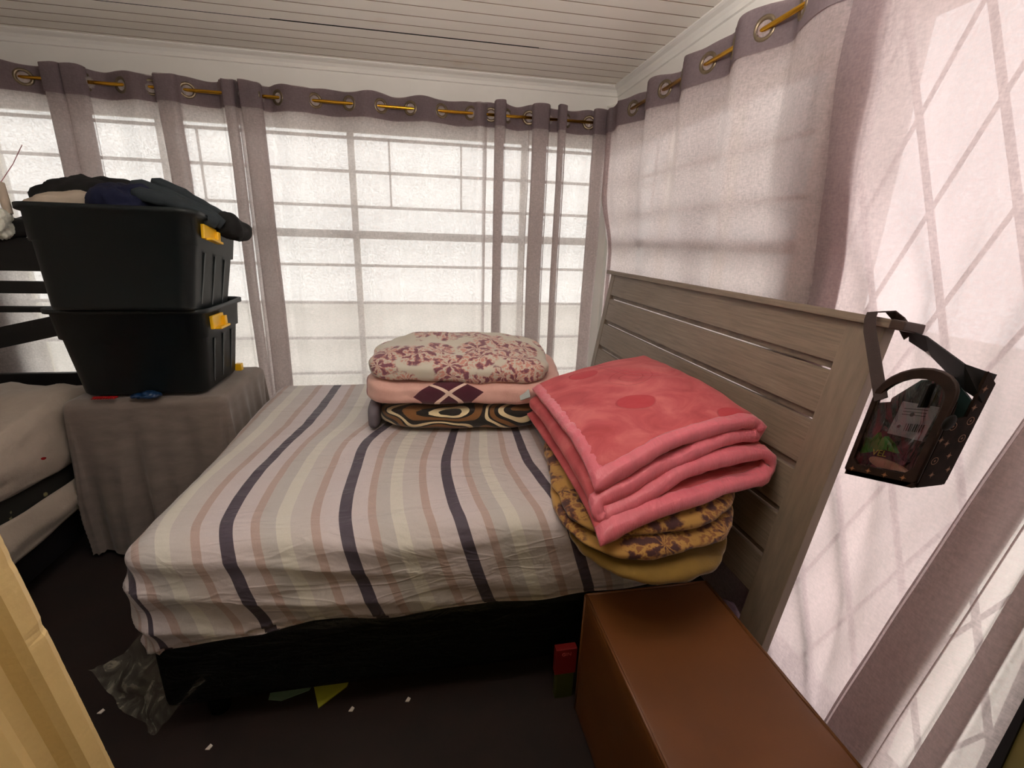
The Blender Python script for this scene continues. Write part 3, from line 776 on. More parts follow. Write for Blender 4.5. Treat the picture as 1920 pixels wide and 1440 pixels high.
def blk_top(a, b):
    # a: across from far left to the draped edge ; b: along y from back to front
    y = -.45-1.95*b; edge = .51-.05*math.sin(b*6)
    L_ = a*1.18; xe = -2.755
    if L_ < .95: x = xe-.95+L_; z = .585+.13*math.exp(-((b-.22)/.25)**2)+.035*nz(x, y, 0, 3)+.03*nz(x*1.4+y*.8, y*.5, 5, 6)+.012*(1-2*abs(nz(x+y, y*.4, 2, 9)))
    else:
        t = (L_-.95)/.23; x = xe+.02*math.sin(t*PI)+.01*nz(0, y, t, 8); z0 = .585+.13*math.exp(-((b-.22)/.25)**2)*(1-t*.7)+.035*nz(xe, y, 0, 3); z = z0+(edge-z0)*t
        z = min(z, z0-.0)
    return Vector((x, y, z))
strip_cloth('blanket', blk_top, M_blk, 'rumpled pale grey-beige blanket over the bunk mattress at the left', 'blanket', n=(60,50))
def sht(a, b):
    y = -.55-1.8*b; z1 = .40-.02*math.sin(b*7); z0 = .255+.02*math.sin(b*9+1)
    return Vector((-2.745+.022*math.sin(a*PI)+.012*nz(0, y, a*.5, 6), y, z1+(z0-z1)*a))
strip_cloth('sheet', sht, M_blk, 'pale sheet edge hanging below the dark bunk mattress', 'sheet', n=(14,50), thick=.008)
bm = bmesh.new(); vs, fs = rbox_pts((10,10,4), 2.2)
tag(pyd('red_cap', [Vector((-2.728,-1.12,.545))+Vector((.006*v.x+.004*v.z, .05*v.y, .018*v.z+.012*-v.y)) for v in vs], fs, M_red), 'small crimson patch-like lid on the edge of the pale blanket', 'lid')
bm.free()
# dark bundle on top of the bunk end
heap('bundle', [(-3.3,-.30,1.43), (.3,0,0), (0,.10,0), (0,0,.05)], M_cblack, 'black cloth bundle lying along the top of the bunk end', 'cloth', amp=.03, seed=9, group=None)

# ---------------------------------------------------------------- folded blankets on the bed, far stack
def brown_rings():
    mt, nt, b = new_mat('brown_contour_fleece'); v = coords(nt, (.8,.8,1.25), loc=(.35,0,.33))
    n = noise_tex(nt, v, 5.4, .6, .4, 0)
    s = math_(nt, 'FRACT', math_(nt, 'MULTIPLY', n, 6.2))
    c = ramp(nt, s, [(0, lin((22,13,10))), (.26, lin((118,78,38))), (.62, lin((22,13,10))), (.78, lin((214,196,158)))], 'CONSTANT')
    L(nt, c, b.inputs['Base Color']); b.inputs['Roughness'].default_value = .95; b.inputs['Sheen Weight'].default_value = .4
    bump(nt, b, noise_tex(nt, v, 220, 2), .4, .003); return mt
def argyle():
    mt, nt, b = new_mat('pink_argyle_fleece'); tc = N(nt, 'ShaderNodeTexCoord'); sp = N(nt, 'ShaderNodeSeparateXYZ'); L(nt, tc.outputs['Object'], sp.inputs[0])
    x = math_(nt, 'MULTIPLY', math_(nt, 'ADD', sp.outputs[0], 1.125), 1/.165); yz = math_(nt, 'ADD', sp.outputs[2], math_(nt, 'MULTIPLY', math_(nt, 'ADD', sp.outputs[1], 1.245), .9))
    z = math_(nt, 'MULTIPLY', math_(nt, 'ADD', yz, -.84), 1/.125)
    p = math_(nt, 'ADD', x, z); q = math_(nt, 'SUBTRACT', x, z)
    ap = math_(nt, 'ABSOLUTE', p); aq = math_(nt, 'ABSOLUTE', q)
    ins = math_(nt, 'LESS_THAN', math_(nt, 'MAXIMUM', ap, aq), .86); line = math_(nt, 'LESS_THAN', math_(nt, 'MINIMUM', ap, aq), .07)
    base = ramp(nt, noise_tex(nt, coords(nt), 14, 4, .6), [(.3, lin((208,160,150))), (.7, lin((222,178,168)))])
    c = mixc(nt, ins, base, lin((72,16,38))); c = mixc(nt, math_(nt, 'MULTIPLY', line, ins), c, lin((226,200,186)))
    edge = math_(nt, 'LESS_THAN', sp.outputs[0], -1.452); c = mixc(nt, edge, c, lin((140,16,38)))
    L(nt, c, b.inputs['Base Color']); b.inputs['Roughness'].default_value = .95; b.inputs['Sheen Weight'].default_value = .4
    bump(nt, b, noise_tex(nt, coords(nt), 200, 2), .3, .003); return mt
def flowers(name, ground, dark, mid, cell=7.5, seed=0.0):
    mt, nt, b = new_mat(name); v = coords(nt, (1,1,1.1), loc=(seed,seed*.7,.2))
    wv = N(nt, 'ShaderNodeTexNoise'); wv.inputs['Scale'].default_value = 13; wv.inputs['Detail'].default_value = 3; L(nt, v, wv.inputs['Vector'])
    vm = N(nt, 'ShaderNodeVectorMath', operation='SCALE'); L(nt, wv.outputs['Color'], vm.inputs[0]); vm.inputs['Scale'].default_value = .045
    va = N(nt, 'ShaderNodeVectorMath', operation='ADD'); L(nt, v, va.inputs[0]); L(nt, vm.outputs[0], va.inputs[1])
    vo = N(nt, 'ShaderNodeTexVoronoi'); vo.inputs['Scale'].default_value = cell; vo.inputs['Randomness'].default_value = .8; L(nt, va.outputs[0], vo.inputs['Vector'])
    sb = N(nt, 'ShaderNodeVectorMath', operation='SUBTRACT'); L(nt, va.outputs[0], sb.inputs[0])
    L(nt, vo.outputs['Position'], sb.inputs[1])
    sp = N(nt, 'ShaderNodeSeparateXYZ'); L(nt, sb.outputs[0], sp.inputs[0])
    ang = math_(nt, 'ARCTAN2', math_(nt, 'ADD', sp.outputs[2], math_(nt, 'MULTIPLY', sp.outputs[1], .7)), sp.outputs[0])
    n2_ = noise_tex(nt, v, 16, 2, .5)
    pet = math_(nt, 'SINE', math_(nt, 'ADD', math_(nt, 'MULTIPLY', ang, 7), math_(nt, 'MULTIPLY', n2_, 9)))
    n2 = noise_tex(nt, v, 34, 3, .6)
    k = math_(nt, 'ADD', math_(nt, 'MULTIPLY', pet, .11), n2)
    fl = ramp(nt, k, [(.39, lin(dark)), (.48, lin(mid)), (.54, lin(ground)), (.60, lin(ground)), (.66, lin(mid))])
    rad = math_(nt, 'ADD', vo.outputs['Distance'], math_(nt, 'MULTIPLY', math_(nt, 'SUBTRACT', n2, .5), .25))
    msk = ramp(nt, rad, [(.58, (1,1,1,1)), (.66, (0,0,0,1))])
    L(nt, mixc(nt, msk, lin(ground), fl), b.inputs['Base Color']); b.inputs['Roughness'].default_value = .8; b.inputs['Sheen Weight'].default_value = .25
    bump(nt, b, noise_tex(nt, v, 9, 4), .3, .01); return mt
M_piping = mat('slate_binding', (96,90,98), .7)
bb = thing('folded_blanket', (-1.07,-.93,.67), 'folded brown fleece blanket with black and cream contour rings, bottom of the far stack', 'blanket', 'folded bedding on the striped cover')
puffy('fold', [(-1.425,-1.22,.668),(-.70,-1.29,.668),(-.68,-.82,.668),(-1.40,-.76,.668)], .112, brown_rings(), bb, p=4, amp=.006, layers=1, seed=2)
puffy('binding', [(-1.458,-1.205,.672),(-1.408,-1.215,.672),(-1.385,-.77,.672),(-1.438,-.77,.672)], .102, M_piping, bb, p=4, amp=.004, n=(8,20,10))
b2_ = thing('folded_blanket', (-1.05,-.93,.79), 'folded dusty pink blanket with maroon diamonds, middle of the far stack', 'blanket', 'folded bedding on the striped cover')
puffy('fold', [(-1.47,-1.235,.775),(-.64,-1.27,.775),(-.56,-.72,.79),(-1.43,-.74,.78)], [.115,.10,.15,.13], argyle(), b2_, p=4.2, amp=.014, freq=6, layers=0, seed=5, n=(44,34,16), dome=.0)
fp = puffy('pillow', [(-1.455,-1.22,.875),(-.67,-1.26,.86),(-.66,-.76,.88),(-1.40,-.76,.89)], [.095,.09,.13,.12], flowers('floral_pillow_cotton', (198,192,180), (118,68,84), (196,140,128), 8.0, .3), p=3.9, amp=.020, freq=6, seed=8, n=(50,36,16), dome=.03)
tag(fp, 'soft floral cushion in sage, plum and salmon on top of the far stack', 'cushion', 'folded bedding on the striped cover')

for o_ in (bb, b2_, fp): o_.location.y -= .06
# ---------------------------------------------------------------- gold floral blanket under the pink one
gf = thing('folded_blanket', (-.5,-1.8,.67), 'folded gold and maroon floral fleece blanket lying under the rose pink one', 'blanket', 'folded bedding on the striped cover')
M_gold = flowers('gold_floral_fleece', (164,122,58), (62,22,24), (122,74,36), 6.0, 1.3)
M_olive = mat('olive_gold_fleece', (118,90,34), .95, sheen=.4, bmp=.5, bscale=60, var=.25)
puffy('fold', [(-.86,-2.22,.61),(-.36,-2.22,.585),(-.24,-1.35,.668),(-.72,-1.30,.668)], [.05,.06,.06,.05], M_olive, gf, p=3.2, amp=.022, freq=8, seed=1, n=(26,40,8))
puffy('fold', [(-.90,-2.20,.65),(-.32,-2.18,.655),(-.23,-1.33,.715),(-.73,-1.26,.70)], [.045,.065,.065,.045], M_gold, gf, p=3.2, amp=.014, freq=8, seed=4, n=(26,40,8))
puffy('fold', [(-.89,-2.16,.69),(-.30,-2.14,.705),(-.22,-1.31,.76),(-.735,-1.22,.735)], [.035,.065,.06,.035], M_gold, gf, p=3.2, amp=.014, freq=8, seed=7, n=(26,40,8))

# ---------------------------------------------------------------- rose pink blanket: one serpentine fold
def rose():
    mt, nt, b = new_mat('rose_velvet_fleece'); tc = N(nt, 'ShaderNodeTexCoord'); sp = N(nt, 'ShaderNodeSeparateXYZ'); L(nt, tc.outputs['Object'], sp.inputs[0])
    nap = noise_tex(nt, coords(nt, (1,1,1)), 7, 4, .6, .8)
    c = ramp(nt, nap, [(.3, lin((168,72,78))), (.5, lin((188,88,94))), (.72, lin((208,114,116)))])
    def ell(cx, cy, rx, ry, rot):
        dx = math_(nt, 'SUBTRACT', sp.outputs[0], cx); dy = math_(nt, 'SUBTRACT', sp.outputs[1], cy)
        a = math_(nt, 'ADD', math_(nt, 'MULTIPLY', dx, math.cos(rot)/rx), math_(nt, 'MULTIPLY', dy, math.sin(rot)/rx))
        b2 = math_(nt, 'ADD', math_(nt, 'MULTIPLY', dx, -math.sin(rot)/ry), math_(nt, 'MULTIPLY', dy, math.cos(rot)/ry))
        return math_(nt, 'ADD', math_(nt, 'MULTIPLY', a, a), math_(nt, 'MULTIPLY', b2, b2))
    hgt = None
    for (cx, cy, rx, ry, rot) in ((-.60,-1.42,.062,.05,.3), (-.545,-1.78,.072,.058,.4), (-.30,-1.95,.06,.05,.2)):
        e = ell(cx, cy, rx, ry, rot)
        up = math_(nt, 'GREATER_THAN', sp.outputs[2], .80)
        msk = math_(nt, 'MULTIPLY', ramp(nt, e, [(.82, (1,1,1,1)), (1.0, (0,0,0,1))]), up)
        c = mixc(nt, math_(nt, 'MULTIPLY', msk, .75), c, lin((176,54,66)))
        hgt = msk if hgt is None else math_(nt, 'ADD', hgt, msk)
    for (cx, cy, rx, ry, rot) in ((-.46,-1.55,.09,.07,.5), (-.46,-1.55,.05,.038,.5), (-.36,-1.30,.16,.30,.1), (-.36,-1.30,.135,.27,.1)):
        e = ell(cx, cy, rx, ry, rot); d = math_(nt, 'ABSOLUTE', math_(nt, 'SUBTRACT', e, 1.0))
        ln = ramp(nt, d, [(0, (1,1,1,1)), (.13, (0,0,0,1))]); c = mixc(nt, math_(nt, 'MULTIPLY', ln, .35), c, lin((176,60,74)))
        hgt = math_(nt, 'ADD', hgt, math_(nt, 'MULTIPLY', ln, .7))
    L(nt, c, b.inputs['Base Color']); b.inputs['Roughness'].default_value = .85; b.inputs['Sheen Weight'].default_value = .35; b.inputs['Sheen Roughness'].default_value = .35
    b.inputs['Sheen Tint'].default_value = lin((255,190,190)); b.inputs['Specular IOR Level'].default_value = .15
    hh = math_(nt, 'ADD', math_(nt, 'MULTIPLY', hgt, -.35), math_(nt, 'MULTIPLY', nap, .3)); bump(nt, b, hh, .6, .012); return mt
M_rose = rose()
M_satin = mat('pink_satin_binding', (216,110,126), .38, var=.08, nscale=9, bmp=.5, bscale=26, bdist=.008, sheen=.3, stretch=(3,1,1))
pk = thing('folded_blanket', (-.5,-1.7,.8), 'thick rose pink plush blanket with satin binding, folded against the headboard', 'blanket', 'folded bedding on the striped cover')
# centre line in (x,z) from the top layer down; nl layers
def serp():
    P = []; TH = []
    LZ = [.862, .826, .788, .752]; RZ = [.952, .908, .868, .806]   # left and right heights per layer
    LX = [-.79, -.76, -.765, -.80]; RX = [-.27, -.245, -.25, -.25]
    for i in range(4):
        n = 22
        rng = range(n+1) if i % 2 == 0 else range(n, -1, -1)
        for k in rng:
            t = k/n; x = LX[i]+(RX[i]-LX[i])*t
            z = LZ[i]+(RZ[i]-LZ[i])*(math.sin(min(1, t*1.15)*PI/2)**1.0)+.006*math.sin(t*7+i*2)*(1-abs(2*t-1))
            P.append((x, z, i))
        if i < 3:
            a = P[-1]; zb = (RZ if i % 2 == 0 else LZ)[i+1]; sgn = 1 if i % 2 == 0 else -1; xb = (RX if i % 2 == 0 else LX)[i+1]
            zc = (a[1]+zb)/2; r = abs(a[1]-zb)/2; rx = r*1.7 if i % 2 == 0 else r*1.2
            for k in range(1, 8):
                th = PI*k/8; P.append((a[0]+(xb-a[0])*k/8+sgn*rx*math.sin(th), zc+r*math.cos(th)*(1 if a[1] > zb else -1), i+k/8))
    return P
SP = serp()
ext = {0:0.0, 1:-.015, 2:-.045, 3:-.085}
def serp_mesh(name, m_, i0, i1, b0, b1, th, nb, ruff=0.0, seed=0):
    """i0..i1 path indices, b range along y measured: 0 near end .. 1 far end"""
    P = SP[i0:i1+1]; vs = []; fs = []; n = len(P)
    nor = []
    for k in range(n):
        a = P[max(0,k-1)]; b = P[min(n-1,k+1)]; tx, tz = b[0]-a[0], b[1]-a[1]; l_ = math.hypot(tx, tz) or 1; nor.append((-tz/l_, tx/l_))
    def pt(k, b, off):
        x, z, lay = P[k]; nx, nz_ = nor[k]
        l0 = int(min(2.999, lay)); fr = lay-l0; e = ext[l0]*(1-fr)+ext[l0+1]*fr
        xr = (x+.52)/.27
        yn = -2.085+e+.12*((x+.75)/.5)+.012*nz(x, lay, 1, 5); yf = -1.34+.14*((x+.75)/.5)+.01*lay
        y = yn+(yf-yn)*b
        # nose of the blanket bends down towards the near end
        dz = -.035*math.exp(-b/.10)*(.4+.6*max(0, -xr))+.010*nz(x+seed*0, y, lay*.2, 4.5)+.005*nz(x, y, lay, 11)
        dz += .012*math.sin(b*PI)
        o = off*(1+ruff*nz(x*1.0, y, lay*2, 46))
        xx = x+nx*o+.012*(b-.5)*0; zz = z+nz_*o+dz
        return Vector((xx, y, zz))
    for s in (1, -1):
        for k in range(n):
            for j in range(nb+1):
                b = b0+(b1-b0)*j/nb
                endt = min(1, (min(j, nb-j)+.35)/1.6) if nb > 3 else 1
                endk = min(1, (min(k, n-1-k)+.35)/1.6)
                vs.append(pt(k, b, s*th/2*(endt*endk)**.6))
    W_ = n*(nb+1)
    for k in range(n-1):
        for j in range(nb):
            q = (k*(nb+1)+j, k*(nb+1)+j+1, (k+1)*(nb+1)+j+1, (k+1)*(nb+1)+j); fs.append(q); fs.append(tuple(W_+x for x in q[::-1]))
    idx = lambda k, j: k*(nb+1)+j
    border = [idx(k,0) for k in range(n)]+[idx(n-1,j) for j in range(1,nb+1)]+[idx(k,nb) for k in range(n-2,-1,-1)]+[idx(0,j) for j in range(nb-1,0,-1)]
    for a, b in zip(border, border[1:]+border[:1]): fs.append((a, b, W_+b, W_+a))
    return pyd(name, vs, fs, m_, pk)
serp_mesh('fold', M_rose, 0, len(SP)-1, .03, 1, .030, 60)
serp_mesh('binding', M_satin, 0, len(SP)-1, -.005, .052, .036, 8, ruff=.35)
serp_mesh('binding', M_satin, 0, 2, .0, 1.0, .040, 60, ruff=.35)
bm = bmesh.new(); box(bm, -.022, .022, -.02, .02, -.002, .002, .0008)
bmesh.ops.transform(bm, matrix=Matrix.Translation((-.815,-1.33,.835)) @ Matrix.Rotation(.6, 4, 'X') @ Matrix.Rotation(-.5, 4, 'Y'), verts=bm.verts)
o = ob('care_tag', bm, mat('grey_label_satin', (170,178,178), .5), pk); o['label'] = 'small grey care tag'

# ---------------------------------------------------------------- brown ottoman
M_leather = mat('tan_brown_leatherette', (98,56,22), .45, var=.14, nscale=3.2, bmp=.18, bscale=90, bdist=.002)
ot = thing('ottoman', (-.57,-2.35,0), 'tan brown leatherette storage box standing in front of the headboard', 'ottoman')
def ott_box(name, x0, x1, y0, y1, z0, z1, bev):
    bm = bmesh.new(); box(bm, x0, x1, y0, y1, z0, z1)
    bmesh.ops.bevel(bm, geom=list(bm.edges), offset=bev, segments=3, affect='EDGES', profile=.5)
    bmesh.ops.subdivide_edges(bm, edges=[e for e in bm.edges if e.calc_length() > .15], cuts=10, use_grid_fill=True)
    for v in bm.verts:
        if v.co.z > z1-.001: v.co.z -= .012*(1-((v.co.x-(x0+x1)/2)/((x1-x0)/2))**2)*(1-((v.co.y-(y0+y1)/2)/((y1-y0)/2))**2)
        v.co += Vector((.003*nz(v.co.x, v.co.y, v.co.z, 7), 0, .003*nz(v.co.x, v.co.y, v.co.z+3, 7)))
    return ob(name, bm, M_leather, ot, True)
ott_box('body', -.772, -.375, -2.615, -2.045, 0, .452, .014)
for pts in ([(-.768,-2.05,.449),(-.768,-2.3,.449),(-.768,-2.61,.449)], [(-.768,-2.05,.449),(-.57,-2.048,.447),(-.38,-2.05,.449)], [(-.379,-2.05,.449),(-.379,-2.61,.449)], [(-.769,-2.05,.449),(-.770,-2.049,.2),(-.770,-2.05,.01)], [(-.768,-2.612,.449),(-.38,-2.612,.449)]):
    tube('piping', pts, .0045, M_leather, ot, 8)

# ---------------------------------------------------------------- clear-fronted bag hanging on the headboard corner
def monogram():
    mt, nt, b = new_mat('dark_monogram_canvas'); 
    v = coords(nt, (1,1,1)); L(nt, ramp(nt, noise_tex(nt, v, 40, 3), [(.3, lin((30,20,16))), (.7, lin((46,32,26)))]), b.inputs['Base Color'])
    b.inputs['Specular IOR Level'].default_value = .15; b.inputs['Roughness'].default_value = .8; bump(nt, b, noise_tex(nt, v, 500, 2), .2, .001); return mt
M_mono = monogram(); M_motif = mat('tan_printed_motif', (146,96,56), .5, var=.2); M_strap = mat('dark_brown_webbing', (46,28,24), .7, bmp=.3, bscale=200); M_blkw = mat('black_webbing', (12,11,13), .8)
def clearp():
    mt, nt, b = new_mat('clear_vinyl'); nt.nodes.remove(b); out = nt.nodes['Material Output']
    t = N(nt, 'ShaderNodeBsdfTransparent'); t.inputs[0].default_value = (.93,.96,.95,1)
    g_ = N(nt, 'ShaderNodeBsdfGlossy'); g_.inputs['Roughness'].default_value = .12; g_.inputs['Color'].default_value = (.9,.95,.95,1)
    fr = N(nt, 'ShaderNodeFresnel'); fr.inputs[0].default_value = 1.5; bp = N(nt, 'ShaderNodeBump'); bp.inputs['Strength'].default_value = .9; bp.inputs['Distance'].default_value = .02
    L(nt, noise_tex(nt, coords(nt, (1,1,.4)), 26, 3, .5, 1), bp.inputs['Height']); L(nt, bp.outputs[0], g_.inputs['Normal']); L(nt, bp.outputs[0], fr.inputs['Normal'])
    mx = N(nt, 'ShaderNodeMixShader'); L(nt, math_(nt, 'ADD', math_(nt, 'MULTIPLY', fr.outputs[0], 1.2), .05), mx.inputs[0]); L(nt, t.outputs[0], mx.inputs[1]); L(nt, g_.outputs[0], mx.inputs[2]); L(nt, mx.outputs[0], out.inputs[0])
    return mt
M_clear = clearp()
bag = thing('clear_front_bag', (-.19,-2.36,.93), 'small dark monogram-print bag with clear front, hanging from the headboard corner', 'bag')
tilt = .29
# local frame: a along the front face (towards camera), b depth (+x), c up
Oa = Vector((-.225,-2.265,.925)); ea = Vector((0,-math.cos(tilt),math.sin(tilt))); ec = Vector((0,math.sin(tilt)*-.35,1)).normalized(); eb = Vector((1,.05,0))
ec = Vector((0,-.12,1)).normalized()
def B(a, b, c): return Oa+ea*a+eb*b+ec*c
def bag_prism(name, poly, b0, b1, m_, parent=bag):
    n = len(poly); vs = [B(a, b0, c) for a, c in poly]+[B(a, b1, c) for a, c in poly]
    fs = [tuple(range(n)), tuple(range(n, 2*n))[::-1]]+[(i, i+n, (i+1)%n+n, (i+1)%n) for i in range(n)]
    o = pyd(name, vs, fs, m_, parent, False)
    return o
AW, CH, DP = .165, .27, .085
def arch(w0, w1, h, hw=.0, n=12):
    """outline: flat bottom, arched top"""
    c = (w0+w1)/2; r = (w1-w0)/2; P = [(w0+.015, hw), (w1-.015, hw), (w1, hw+.015)]
    for k in range(n+1):
        a = PI*k/n; P.append((c+r*math.cos(a), h-r*.75+r*.75*math.sin(a)))
    P.append((w0, hw+.015)); return P
outer = arch(0, AW, CH); inner = arch(.012, AW-.014, CH-.02, .03)
n = len(outer); vs = []; fs = []
for b in (0, .012):
    vs += [B(a, b, c) for a, c in outer]+[B(a, b, c) for a, c in inner]
for i in range(n):
    j = (i+1) % n
    fs += [(i, j, n+j, n+i), (2*n+j, 2*n+i, 3*n+i, 3*n+j), (i, 2*n+i, 2*n+j, j), (n+j, 3*n+j, 3*n+i, n+i)]
pyd('front_frame', vs, fs, M_mono, bag, False)
pyd('clear_window', [B(a, .004+.0, c) for a, c in inner], [tuple(range(n))], M_clear, bag, False)
bag_prism('back_panel', [(0,0),(AW,0),(AW,.17),(0,.17)], DP, DP+.006, M_mono)
bag_prism('bottom_panel', [(0.005,0),(AW,0),(AW,.012),(0.005,.012)], .0, DP+.006, M_mono)
# side panel facing the camera, with its low middle and tall outer flap
def bag_side(name, poly, a0, a1, m_):
    n = len(poly); vs = [B(a0, b, c) for b, c in poly]+[B(a1, b, c) for b, c in poly]
    fs = [tuple(range(n)), tuple(range(n, 2*n))[::-1]]+[(i, i+n, (i+1)%n+n, (i+1)%n) for i in range(n)]
    return pyd(name, vs, fs, m_, bag, False)
side = [(.012,0),(DP-.004,0),(DP+.004,.012),(DP+.004,.235),(DP-.03,.262),(DP-.028,.165),(.02,.16),(.012,.20)]
bag_side('side_panel', side, AW-.004, AW+.002, M_mono)
def motif_star(cx, cy, r):
    P = []
    for k in range(16):
        a = PI*2*k/16; rr = r*(1 if k % 4 == 0 else (.62 if k % 2 == 0 else .32)); P.append((cx+rr*math.cos(a), cy+rr*math.sin(a)))
    return P
bm = bmesh.new()
def add_poly(bm, P3): bm.faces.new([bm.verts.new(p) for p in P3])
for cx, cy, kind in ((.066,.225,0),(.062,.185,0),(.03,.145,1),(.07,.155,1),(.035,.105,0),(.07,.115,1),(.025,.065,1),(.058,.075,0),(.035,.03,0),(.075,.04,0),(.015,.115,0)):
    a = AW+.003
    if kind == 0: add_poly(bm, [B(a, b, c) for b, c in motif_star(cx, cy, .009)])
    else:
        for k in range(16):
            t0, t1 = 2*PI*k/16, 2*PI*(k+1)/16
            add_poly(bm, [B(a, cx+r*math.cos(t), cy+r*math.sin(t)) for r, t in ((.009,t0),(.009,t1),(.0075,t1),(.0075,t0))])
        add_poly(bm, [B(a, b, c) for b, c in motif_star(cx, cy, .0045)])
for cx, cy in ((.02,.018),(.06,.02),(.10,.018),(.14,.02)): add_poly(bm, [B(a_, -.001, c) for a_, c in motif_star(cx, cy, .008)])
ob('printed_motifs', bm, M_motif, bag)['kind'] = 'stuff'
# contents
M_grn = mat('green_wrapper', (30,150,40), .35, bmp=.5, bscale=30); M_teal = mat('dark_teal_lining', (22,44,44), .6); M_paper = mat('grey_paper_label', (170,168,178), .6); M_ppl = mat('dark_purple_cloth', (44,26,44), .8); M_skin = mat('peach_pouch', (214,160,140), .5)
bag_prism('inner_side', [(.0,.005),(.006,.005),(.006,.19),(.0,.19)], .012, DP, M_teal)
bag_prism('lining', [(.002,.01),(AW-.004,.01),(AW-.004,.20),(AW-.05,.245),(.05,.245),(.002,.20)], .055, .060, M_teal)
bag_prism('paper_label', [(.045,.115),(.125,.105),(.128,.185),(.05,.195)], .028, .031, M_paper)
bm = bmesh.new()
for i, (a, c, r) in enumerate(((.082,.165,.005),(.065,.135,.004))): add_poly(bm, [B(a+r*math.cos(t*PI/6), .0275, c+r*math.sin(t*PI/6)) for t in range(12)])
for k in range(9): add_poly(bm, [B(.078+.0045*k, .0275, .125), B(.0795+.0045*k+(k%3)*.0008, .0275, .1245), B(.0795+.0045*k+(k%3)*.0008, .0275, .143), B(.078+.0045*k, .0275, .1435)])
for k in range(3): add_poly(bm, [B(.06, .0275, .178-.007*k), B(.11, .0275, .176-.007*k), B(.11, .0275, .1775-.007*k), B(.06, .0275, .1795-.007*k)])
ob('label_print', bm, M_teal, bag)
bag_prism('green_wrapper', [(.005,.055),(.02,.06),(.06,.075),(.09,.07),(.07,.092),(.05,.108),(.04,.098),(.03,.115),(.02,.095),(.005,.10)], .02, .03, M_grn)
bag_prism('purple_pouch', [(.0,.03),(.10,.028),(.115,.05),(.08,.07),(.02,.066)], .025, .04, M_ppl)
vs, fs = rbox_pts((12,6,6), 2.2)
pyd('peach_pouch', [B(.085+.052*v.x, .022+.008*v.y, .035+.014*v.z-.012*v.x) for v in vs], fs, M_skin, bag)
def text(name, s, loc, size, m_, mtx, parent):
    cu = bpy.data.curves.new(name, 'FONT'); cu.body = s; cu.size = size; cu.extrude = .0004; cu.align_x = 'CENTER'
    o = bpy.data.objects.new(name, cu); COL.objects.link(o); dg = bpy.context.evaluated_depsgraph_get(); me = bpy.data.meshes.new_from_object(o.evaluated_get(dg)); bpy.data.objects.remove(o)
    me.transform(mtx); return link(name, me, m_, parent)
nrm = ea.cross(ec).normalized()
mx_ = Matrix((ea, ec, nrm)).transposed().to_4x4(); mx_.translation = B(.055, .017, .058)
text('wrapper_lettering', 'VEL', None, .022, mat('yellow_print', (190,190,60), .5), mx_, bag)
# white cloth scrap top, dark lining pocket behind, straps
bag_prism('mesh_pocket', [(.06,.19),(.14,.175),(.145,.225),(.10,.25),(.07,.24)], .03, .034, M_blkw)
def ribbon(name, pts, wd, m_, side, th=.003, parent=bag):
    pts = [Vector(p) for p in pts]; vs = []; fs = []
    for i, p in enumerate(pts):
        d = (pts[min(i+1,len(pts)-1)]-pts[max(i-1,0)]).normalized(); s = Vector(side); s = (s-d*s.dot(d)).normalized(); t = d.cross(s)
        w_ = wd[i] if isinstance(wd, (list, tuple)) else wd
        for a, b in ((-1,-1),(1,-1),(1,1),(-1,1)): vs.append(p+s*w_/2*a+t*th/2*b)
    for i in range(len(pts)-1):
        for k in range(4): fs.append((i*4+k, i*4+(k+1)%4, i*4+4+(k+1)%4, i*4+4+k))
    fs += [(3,2,1,0), tuple(range(len(vs)-4, len(vs)))]
    return pyd(name, vs, fs, m_, parent, False)
ribbon('strap', [B(.025,-.004,.20), (-.152,-2.175,1.262),(-.136,-2.155,1.288),(-.128,-2.15,1.300),(-.075,-2.15,1.302),(-.05,-2.16,1.28),(-.06,-2.2,1.25)], .028, M_strap, (0,-1,.2))
ribbon('strap', [(-.06,-2.2,1.25),(-.075,-2.26,1.24), B(AW-.02,DP-.05,.25), B(AW,DP-.004,.225)], [.028,.045,.06,.06], M_blkw, (-.3,.3,1))
bag_side('inner_pocket', [(.0,.185),(DP-.01,.18),(DP-.01,.245),(.03,.262),(.0,.235)], AW-.06, AW-.055, M_blkw)
tube('top_piping', [B(a, .004, c) for a, c in outer[2:-1]], .004, M_strap, bag, 8)
vs, fs = rbox_pts((8,8,8), 2.0)
pyd('buckle', [B(AW+.004+.006*v.x, .012+.016*v.y, .155+.018*v.z) for v in vs], fs, M_blkw, bag)

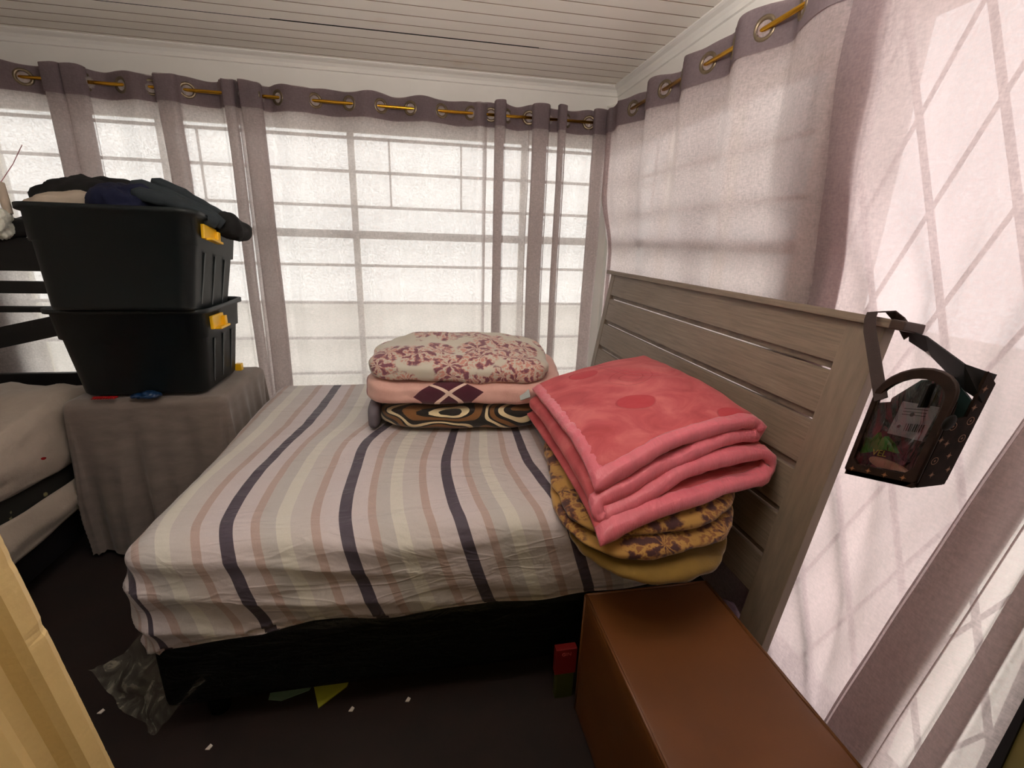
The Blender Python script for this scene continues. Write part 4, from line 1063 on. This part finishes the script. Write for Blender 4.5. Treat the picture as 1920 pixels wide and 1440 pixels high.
# ---------------------------------------------------------------- small things on the floor
pc = thing('packet', (-.79,-1.99,0), 'red and olive paper packet between bed base and brown box', 'packet')
bx('upper_panel', -.83, -.76, -2.00, -1.975, .10, .20, mat('red_print', (120,20,18), .5), pc, .002)
bx('lower_panel', -.825, -.765, -2.00, -1.975, .0, .10, mat('olive_print', (60,64,20), .5), pc, .002)
nrm_m = Matrix(((1,0,0),(0,0,-1),(0,1,0))).to_4x4(); nrm_m.translation = Vector((-.795,-2.0012,.175))
text('lettering', 'GIN', None, .018, mat('pale_red_print', (190,90,80), .5), nrm_m, pc)
def paper(name, P, m_, label, cat, h=.004, z=.002):
    n = len(P); vs = [(x, y, z+.0*i) for i, (x, y) in enumerate(P)]+[(x, y, z+h) for i, (x, y) in enumerate(P)]
    fs = [tuple(range(n))[::-1], tuple(range(n, 2*n))]+[(i, (i+1)%n, (i+1)%n+n, i+n) for i in range(n)]
    return tag(pyd(name, vs, fs, m_, None, False), label, cat)
paper('paper_card', [(-1.745,-1.79),(-1.60,-1.79),(-1.62,-1.845),(-1.70,-1.87),(-1.74,-1.86)], mat('pale_green_card', (120,150,130), .6), 'pale green card sticking out from under the bed base', 'card')
paper('paper_card', [(-1.62,-1.80),(-1.49,-1.80),(-1.50,-1.85),(-1.578,-1.915)], mat('lime_card', (176,180,60), .6), 'lime yellow card corner poking out from under the bed base', 'card')
M_scr = mat('white_scrap', (225,215,205), .7)
for x, y, lb in ((-2.235,-1.82,'tiny white scrap on the floor at the bed foot corner'), (-1.865,-1.99,'tiny white scrap in the middle of the dark floor'), (-1.30,-1.93,'tiny white scrap on the floor nearer the brown box'), (-1.475,-1.935,'tiny grey-white scrap beside the lime card')):
    paper('paper_scrap', [(x-.008,y-.006),(x+.004,y-.008),(x+.009,y+.003),(x+.001,y+.009)], M_scr, lb, 'scrap', h=.003).__setitem__('group', 'paper scraps on the floor')
vs, fs = rbox_pts((16,12,12), 2.4)
tag(pyd('cushion', [Vector((-.15+.045*v.x, -1.90+.07*v.y, .10+.10*v.z))+Vector((0,0,.01*nz(v.x,v.y,v.z,3))) for v in vs], fs, mat('muted_purple_cloth', (92,74,84), .85, bmp=.3), None), 'muted purple cushion on the floor between headboard leg and brown box', 'cushion')
